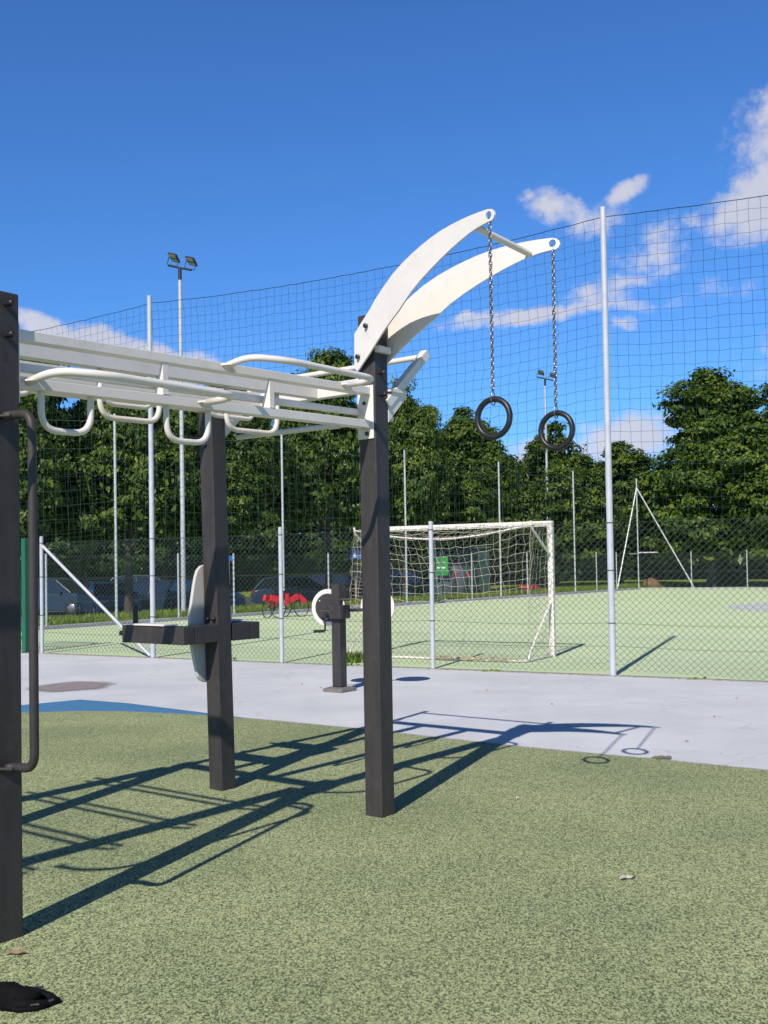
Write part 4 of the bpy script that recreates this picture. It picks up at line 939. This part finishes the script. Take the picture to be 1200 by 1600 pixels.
PB = paint('slate_blue_paint', (.045, .085, .15)); PD = paint('dark_navy_paint', (.018, .045, .085)); PBl = paint('black_car_paint', (.012, .012, .014)); PG = paint('dark_teal_paint', (.015, .05, .06)); PS = paint('silver_car_paint', (.10, .11, .12))
def cz(x, Z): p = at(x, Z); return (p[0], p[1], terrain(*p) + .03)
car('parked_car', 'dark estate car cut by the white brace post, leftmost of the parked cars', PD, cz(84, 44), R(-12), 2)
car('parked_car', 'slate blue hatchback facing right behind the diagonal fence brace', PB, cz(168, 40.5), R(-62), 1)
car('parked_car', 'dark blue car half hidden by the tall pole left of the dip station', PD, cz(262, 43), R(-30), 0)
car('parked_car', 'blue car just left of the dip station backrest, behind the floodlight mast', PB, cz(318, 41), R(-55), 0)
car('parked_car', 'dark navy saloon parked behind the red bicycles', PD, cz(462, 46), R(8), 0)
car('parked_car', 'black car between the red bicycles and the hand cycle discs', PBl, cz(538, 48), R(-20), 1)
car('parked_car', 'dark teal car behind the ring post, partly behind the goal net', PG, cz(618, 47), R(-35), 1)
car('parked_car', 'silver grey car far back under the left trees', PS, cz(225, 52), R(10), 0)

# ================================================================ bicycles with red panels
def bike(label, loc, rz, lean, group):
    rt = thing('bicycle', label, 'bicycle', loc, rz, group); rt.rotation_euler = (lean, 0, rz)
    for x in (-.52, .52):
        q = MB(); q.tube([(x + .33 * math.cos(a), 0, .34 + .33 * math.sin(a)) for a in np.linspace(0, 6.283, 33)[:-1]], .017, 8, closed=True); o = q.build('wheel', M['tyre'], rt, smooth=True)
        q = MB()
        for i in range(12): a = i * math.pi / 6; q.tube([(x, 0, .34), (x + .32 * math.cos(a), 0, .34 + .32 * math.sin(a))], .002, 3, False)
        q.tube([(x, -.04, .34), (x, .04, .34)], .02, 8); q.build('spokes', M['rim'], o)
    q = MB()
    for a, b in (((-.52, 0, .34), (-.12, 0, .30)), ((-.12, 0, .30), (-.22, 0, .82)), ((-.52, 0, .34), (-.2, 0, .75)), ((-.12, 0, .30), (.36, 0, .72)), ((-.2, 0, .72), (.33, 0, .82)), ((.30, 0, .92), (.38, 0, .68)), ((.38, 0, .68), (.52, 0, .34))): q.tube([a, b], .018, 8)
    q.build('bike_frame', M['black'], rt, auto=50)
    q = MB(); q.tube([(.22, -.28, 1.0), (.30, -.12, 1.03), (.30, .12, 1.03), (.22, .28, 1.0)], .014, 8); q.build('handlebar', M['black'], rt, auto=50)
    q = MB(); q.ball((-.24, 0, .88), .13, 10, 6, (1.1, .6, .3)); q.build('saddle', M['black'], rt, smooth=True)
    q = MB(); q.box((-.62, 0, .66), (.20, 0, -.05), (0, .05, 0), (.03, 0, .10)); q.box((-.36, 0, .54), (.05, 0, .02), (0, .05, 0), (-.04, 0, .16)); q.build('rear_panel', M['red'], rt, bevel=.02)
    q = MB(); q.box((-.10, 0, .62), (.07, 0, .02), (0, .05, 0), (.01, 0, .20)); q.build('battery_cover', M['red'], rt, bevel=.02)
    q = MB(); q.box((.26, 0, .66), (.16, 0, .07), (0, .06, 0), (-.04, 0, .09)); q.build('front_panel', M['red'], rt, bevel=.02)
    q = MB(); q.prism([(.52, .80), (.60, .74), (.80, .56), (.78, .50), (.58, .44), (.50, .62)], (0, 0, 0), (1, 0, 0), (0, 0, 1), (0, .04, 0)); q.build('front_mudguard', M['red'], rt, bevel=.015)
    return rt
bk = bike('left of two bicycles with red panels leaning at the far fence', (*at(430, 29.0), -.01), R(58), R(8), 'bicycles with red panels')
dup(bk, 'right of two bicycles with red panels, nearer the hand cycle station', (*at(452, 28.8), -.01), R(55), None, 'bicycles with red panels').rotation_euler = (R(-6), 0, R(42))
for o_ in (bk,): o_.scale = (.76, .76, .80)
for o_ in scene.objects:
    if o_.name == 'bicycle.001': o_.scale = (.76, .76, .80)
b3 = dup(bk, 'bicycle with red panels seen through the right part of the goal net', (*at(826, 43.5), -.02), R(30), (.62, .62, .62), 'bicycles with red panels')

# recycling containers, green sheet, post and signs
def cont(x, Z, label, m_, rr_=.55, h=1.35):
    p = place(x, Z); rt = thing('recycling_container', label, 'recycling bin', p, 0, 'recycling containers')
    q = MB(); prof = [(0, rr_ * .8), (.1, rr_ * .95), (h * .55, rr_), (h * .8, rr_ * .85), (h * .95, rr_ * .5), (h, rr_ * .1)]; q.tube([(0, 0, a) for a, _ in prof], [b for _, b in prof], 18); q.build('container_body', m_, rt, auto=50)
    q = MB(); q.tube([(0, -rr_ * .92, h * .66), (0, -rr_ * 1.02, h * .65)], .10, 14); q.build('opening', M['red'], rt, auto=50)
    return rt
cont(691, 44, 'grey recycling bell with a red opening, left of three', M['bingrey']); cont(709, 44.5, 'middle grey recycling bell with a red opening', M['bingrey']); cont(727, 45, 'dark green recycling bell, right of three, with a red opening', M['bin'])
p = place(717, 47); o = MB(); o.box((0, 0, 1.1), (1.3, 0, 0), (0, .6, 0), (0, 0, 1.0)); o.box((0, 0, 2.15), (1.4, 0, 0), (0, .7, 0), (0, 0, .06)); o = o.build('container', M['bin'], bevel=.04); o.location = p; tag(o, 'large dark green steel container behind the recycling bells', 'container')
p = place(689, 43.2); q = thing('information_board', 'bright green information board on a dark post behind the goal net', 'board', p, R(5))
b_ = MB(); b_.box((0, 0, 1.28), (.27, 0, 0), (0, .015, 0), (0, 0, .38)); b_.build('board_panel', M['brightgreen'], q); b_ = MB(); b_.tube([(0, .04, 0), (0, .04, 2.0)], .03, 8); b_.build('board_post', M['bin'], q)
b_ = MB(); b_.box((-.02, -.018, 1.22), (.17, 0, 0), (0, .002, 0), (0, 0, .03)); b_.build('board_strip', M['signwhite'], q)
q = MB(); q.box((0, 0, 1.1), (.10, 0, 0), (0, .10, 0), (0, 0, 1.2)); o = q.build('green_post', M['bin'], bevel=.01); o.location = (*at(676, 37.0), 0); tag(o, 'thick dark green post seen through the goal net beside the green board', 'post')
sg = thing('parking_sign', 'small square blue sign with a white symbol on a weathered post', 'sign', place(555, 42), 0)
q = MB(); q.box((0, -.03, 1.95), (.20, 0, 0), (0, .01, 0), (0, 0, .21)); q.build('sign_plate', M['signblue'], sg)
q = MB(); q.prism([(-.07, -.11), (.07, -.11), (.085, -.03), (.04, .04), (0, .14), (-.04, .04), (-.085, -.03)], (0, -.043, 1.93), (1, 0, 0), (0, 0, 1), (0, .002, 0)); q.build('sign_symbol', M['signwhite'], sg)
q = MB(); q.tube([(0, 0, 0), (0, 0, 1.72)], .05, 8); q.build('sign_post', M['pinkpost'], sg, auto=50)
sg2 = thing('road_sign', 'small blue sign on a thin post right of the dip station post', 'sign', place(357, 44), 0)
q = MB(); q.box((0, 0, 2.25), (.22, 0, 0), (0, .01, 0), (0, 0, .10)); q.build('sign_plate', M['signblue'], sg2); q = MB(); q.tube([(0, .03, 0), (0, .03, 2.3)], .03, 8); q.build('sign_post', M['galv'], sg2, auto=50)

# ================================================================ small things on the ground
def weed(p, n_, h, label, seed):
    r = random.Random(seed); q = MB()
    for i in range(n_):
        a = r.uniform(0, 6.28); l_ = r.uniform(.5, 1) * h; wd = r.uniform(.010, .022); d = np.array([math.cos(a), math.sin(a), 0]); s_ = np.array([-d[1], d[0], 0]) * wd; o_ = np.array([r.gauss(0, .07), r.gauss(0, .03), 0])
        t_ = r.uniform(.3, 1.2); p1 = o_ + d * l_ * .35 * t_ + zz * l_ * .7; p2 = o_ + d * l_ * .8 * t_ + zz * l_ * r.uniform(.5, 1.0)
        q.add([o_ - s_ * .5, o_ + s_ * .5, p1 + s_, p1 - s_, p2], [(0, 1, 2, 3), (3, 2, 4)])
    o = q.build('weed', M['grassblade']); o.location = p; return tag(o, label, 'weed')
pw = fpt(3.0 - .95 + .0); 
weed(a3([-.44, 15.12]), 80, .21, 'leafy weed tuft growing at the fence foot left of the ring post', 2)
for i, (k, n_, h) in enumerate(((2.45, 22, .06), (3.35, 14, .045), (1.6, 22, .07), (4.4, 12, .04))):
    weed(a3(fpt(k, -.03)), n_, h, ['low grass tuft at the fence foot left of the hand cycle station', 'low grass tuft under the goal along the fence', 'low grass tuft at the fence foot behind the dip station', 'low grass tuft right of the tall right pole'][i], 10 + i)
def litter(name, p, pts, m_, label, cat, rz=0., h=.012):
    q = MB(); k = len(pts); v = [(x, y, .004 + h * (.4 + .6 * math.sin(i * 1.9) ** 2)) for i, (x, y) in enumerate(pts)] + [(0, 0, .004 + h * 1.3)]; v += [(x, y, z - .003) for x, y, z in v]
    n_ = k + 1; f = [(i, (i + 1) % k, k) for i in range(k)] + [((i + 1) % k + n_, i + n_, k + n_) for i in range(k)] + [(i, i + n_, (i + 1) % k + n_, (i + 1) % k) for i in range(k)]
    q.add(v, f); o = q.build(name, m_); o.location = p; o.rotation_euler = (0, 0, rz); return tag(o, label, cat)
leafp = [(-.03, 0), (-.018, .012), (-.004, .009), (.006, .018), (.016, .008), (.03, .006), (.022, -.005), (.01, -.014), (-.004, -.008), (-.018, -.012)]
litter('dry_leaf', (1.04, 4.66, .004), [(a * 1.25, b * 1.2) for a, b in leafp], M['leafpale'], 'pale dry leaf lying alone on the green rubber at right', 'leaf', .3)
litter('dry_leaf', (-1.36, 3.87, .004), [(a * 1.3, b * .8) for a, b in leafp], M['leafdry'], 'brown dry leaf on the rubber at the foot of the front post', 'leaf', .0)
litter('dry_leaf', (.76, 6.25, .004), [(a * .5, b * .6) for a, b in leafp], M['leafpale'], 'tiny pale leaf on the rubber near the ring shadows', 'leaf', 1.)
q = MB()
for (x, y, r_) in ((0, 0, .028), (.035, .008, .02), (-.045, .0, .024), (.07, -.004, .026), (-.075, .004, .014)): q.ball((x, y, r_ * .4), r_, 10, 7, (1.2, .9, .7))
o = q.build('dirt_clod', M['cairn'], smooth=True); o.location = (1.92, 7.46, .004); o.scale = (.75, .75, .7); tag(o, 'row of small dark dirt clods at the edge between rubber and grey pavement', 'dirt clod')
for i, (x, y) in enumerate(((2.30, 8.15), (1.62, 10.4), (-1.0, 12.5), (-.75, 12.1), (2.9, 9.4), (3.5, 10.6), (1.1, 11.6))):
    litter('dry_leaf', (x, y, -.002), [(a * .55, b * .6) for a, b in leafp], M['leafdry'], 'tiny dark leaf crumb on the grey pavement, ' + ['right of the ring shadows', 'behind the arm shadow', 'left of the hand cycle base', 'beside the hand cycle base', 'far right of the ring shadows', 'near the tall right pole', 'below the goal'][i], 'leaf', i * 1.1, .006)
# black bag at the lower left edge
bag = thing('black_bag', 'black fabric bag with strap loop lying at the lower left edge', 'bag', (-1.262, 3.43, .004)); bag.scale = (.9, .85, .85)
q = MB(); nu2, nv2 = 20, 12; v = []; f = []
for i in range(nv2 + 1):
    ph = math.pi * i / nv2
    for j in range(nu2):
        a = 2 * math.pi * j / nu2; k_ = 1 + .12 * math.sin(3 * a + 1 + ph) + .10 * math.sin(5 * a - ph * 3) + .06 * math.sin(9 * a + ph * 5); v.append((-.02 + .15 * k_ * math.sin(ph) * math.cos(a), .0 + .078 * k_ * math.sin(ph) * math.sin(a), max(0, .03 + .05 * math.cos(ph) * k_)))
for i in range(nv2):
    for j in range(nu2): f.append((i * nu2 + j, i * nu2 + (j + 1) % nu2, (i + 1) * nu2 + (j + 1) % nu2, (i + 1) * nu2 + j))
q.add(v, f); q.build('bag_body', M['bag'], bag, smooth=True)
q = MB(); q.tube([(.08, .035, .03), (.14, .042, .02), (.18, .030, .014), (.208, .004, .010), (.18, -.018, .012), (.13, -.036, .014), (.06, -.05, .02)], [.030, .022, .016, .012, .014, .018, .026], 8); q.build('strap', M['bag'], bag, smooth=True)
q = MB(); q.box((.125, .058, .043), (.018, 0, 0), (0, .005, 0), (0, 0, .003)); q.build('buckle', M['chain'], bag)
q = MB(); q.tube([(.02, -.05, .03), (.09, -.072, .012), (.15, -.060, .010), (.185, -.035, .012)], [.012, .010, .009, .006], 6); q.build('strap', M['bag'], bag, smooth=True)
q = MB(); q.box((.145, -.050, .022), (.014, .004, 0), (-.001, .004, 0), (0, 0, .003)); q.box((.192, -.018, .024), (.007, .006, 0), (-.002, .003, 0), (0, 0, .002)); q.build('buckle', M['chain'], bag)
q = MB(); q.tube([(-.04, .04, .03), (-.05, .05, .11), (-.07, .05, .135)], [.03, .024, .012], 10); q.build('carry_handle', M['bag'], bag, smooth=True)

# render settings used by the script itself
scene.render.engine = 'CYCLES'
scene.cycles.max_bounces = 6
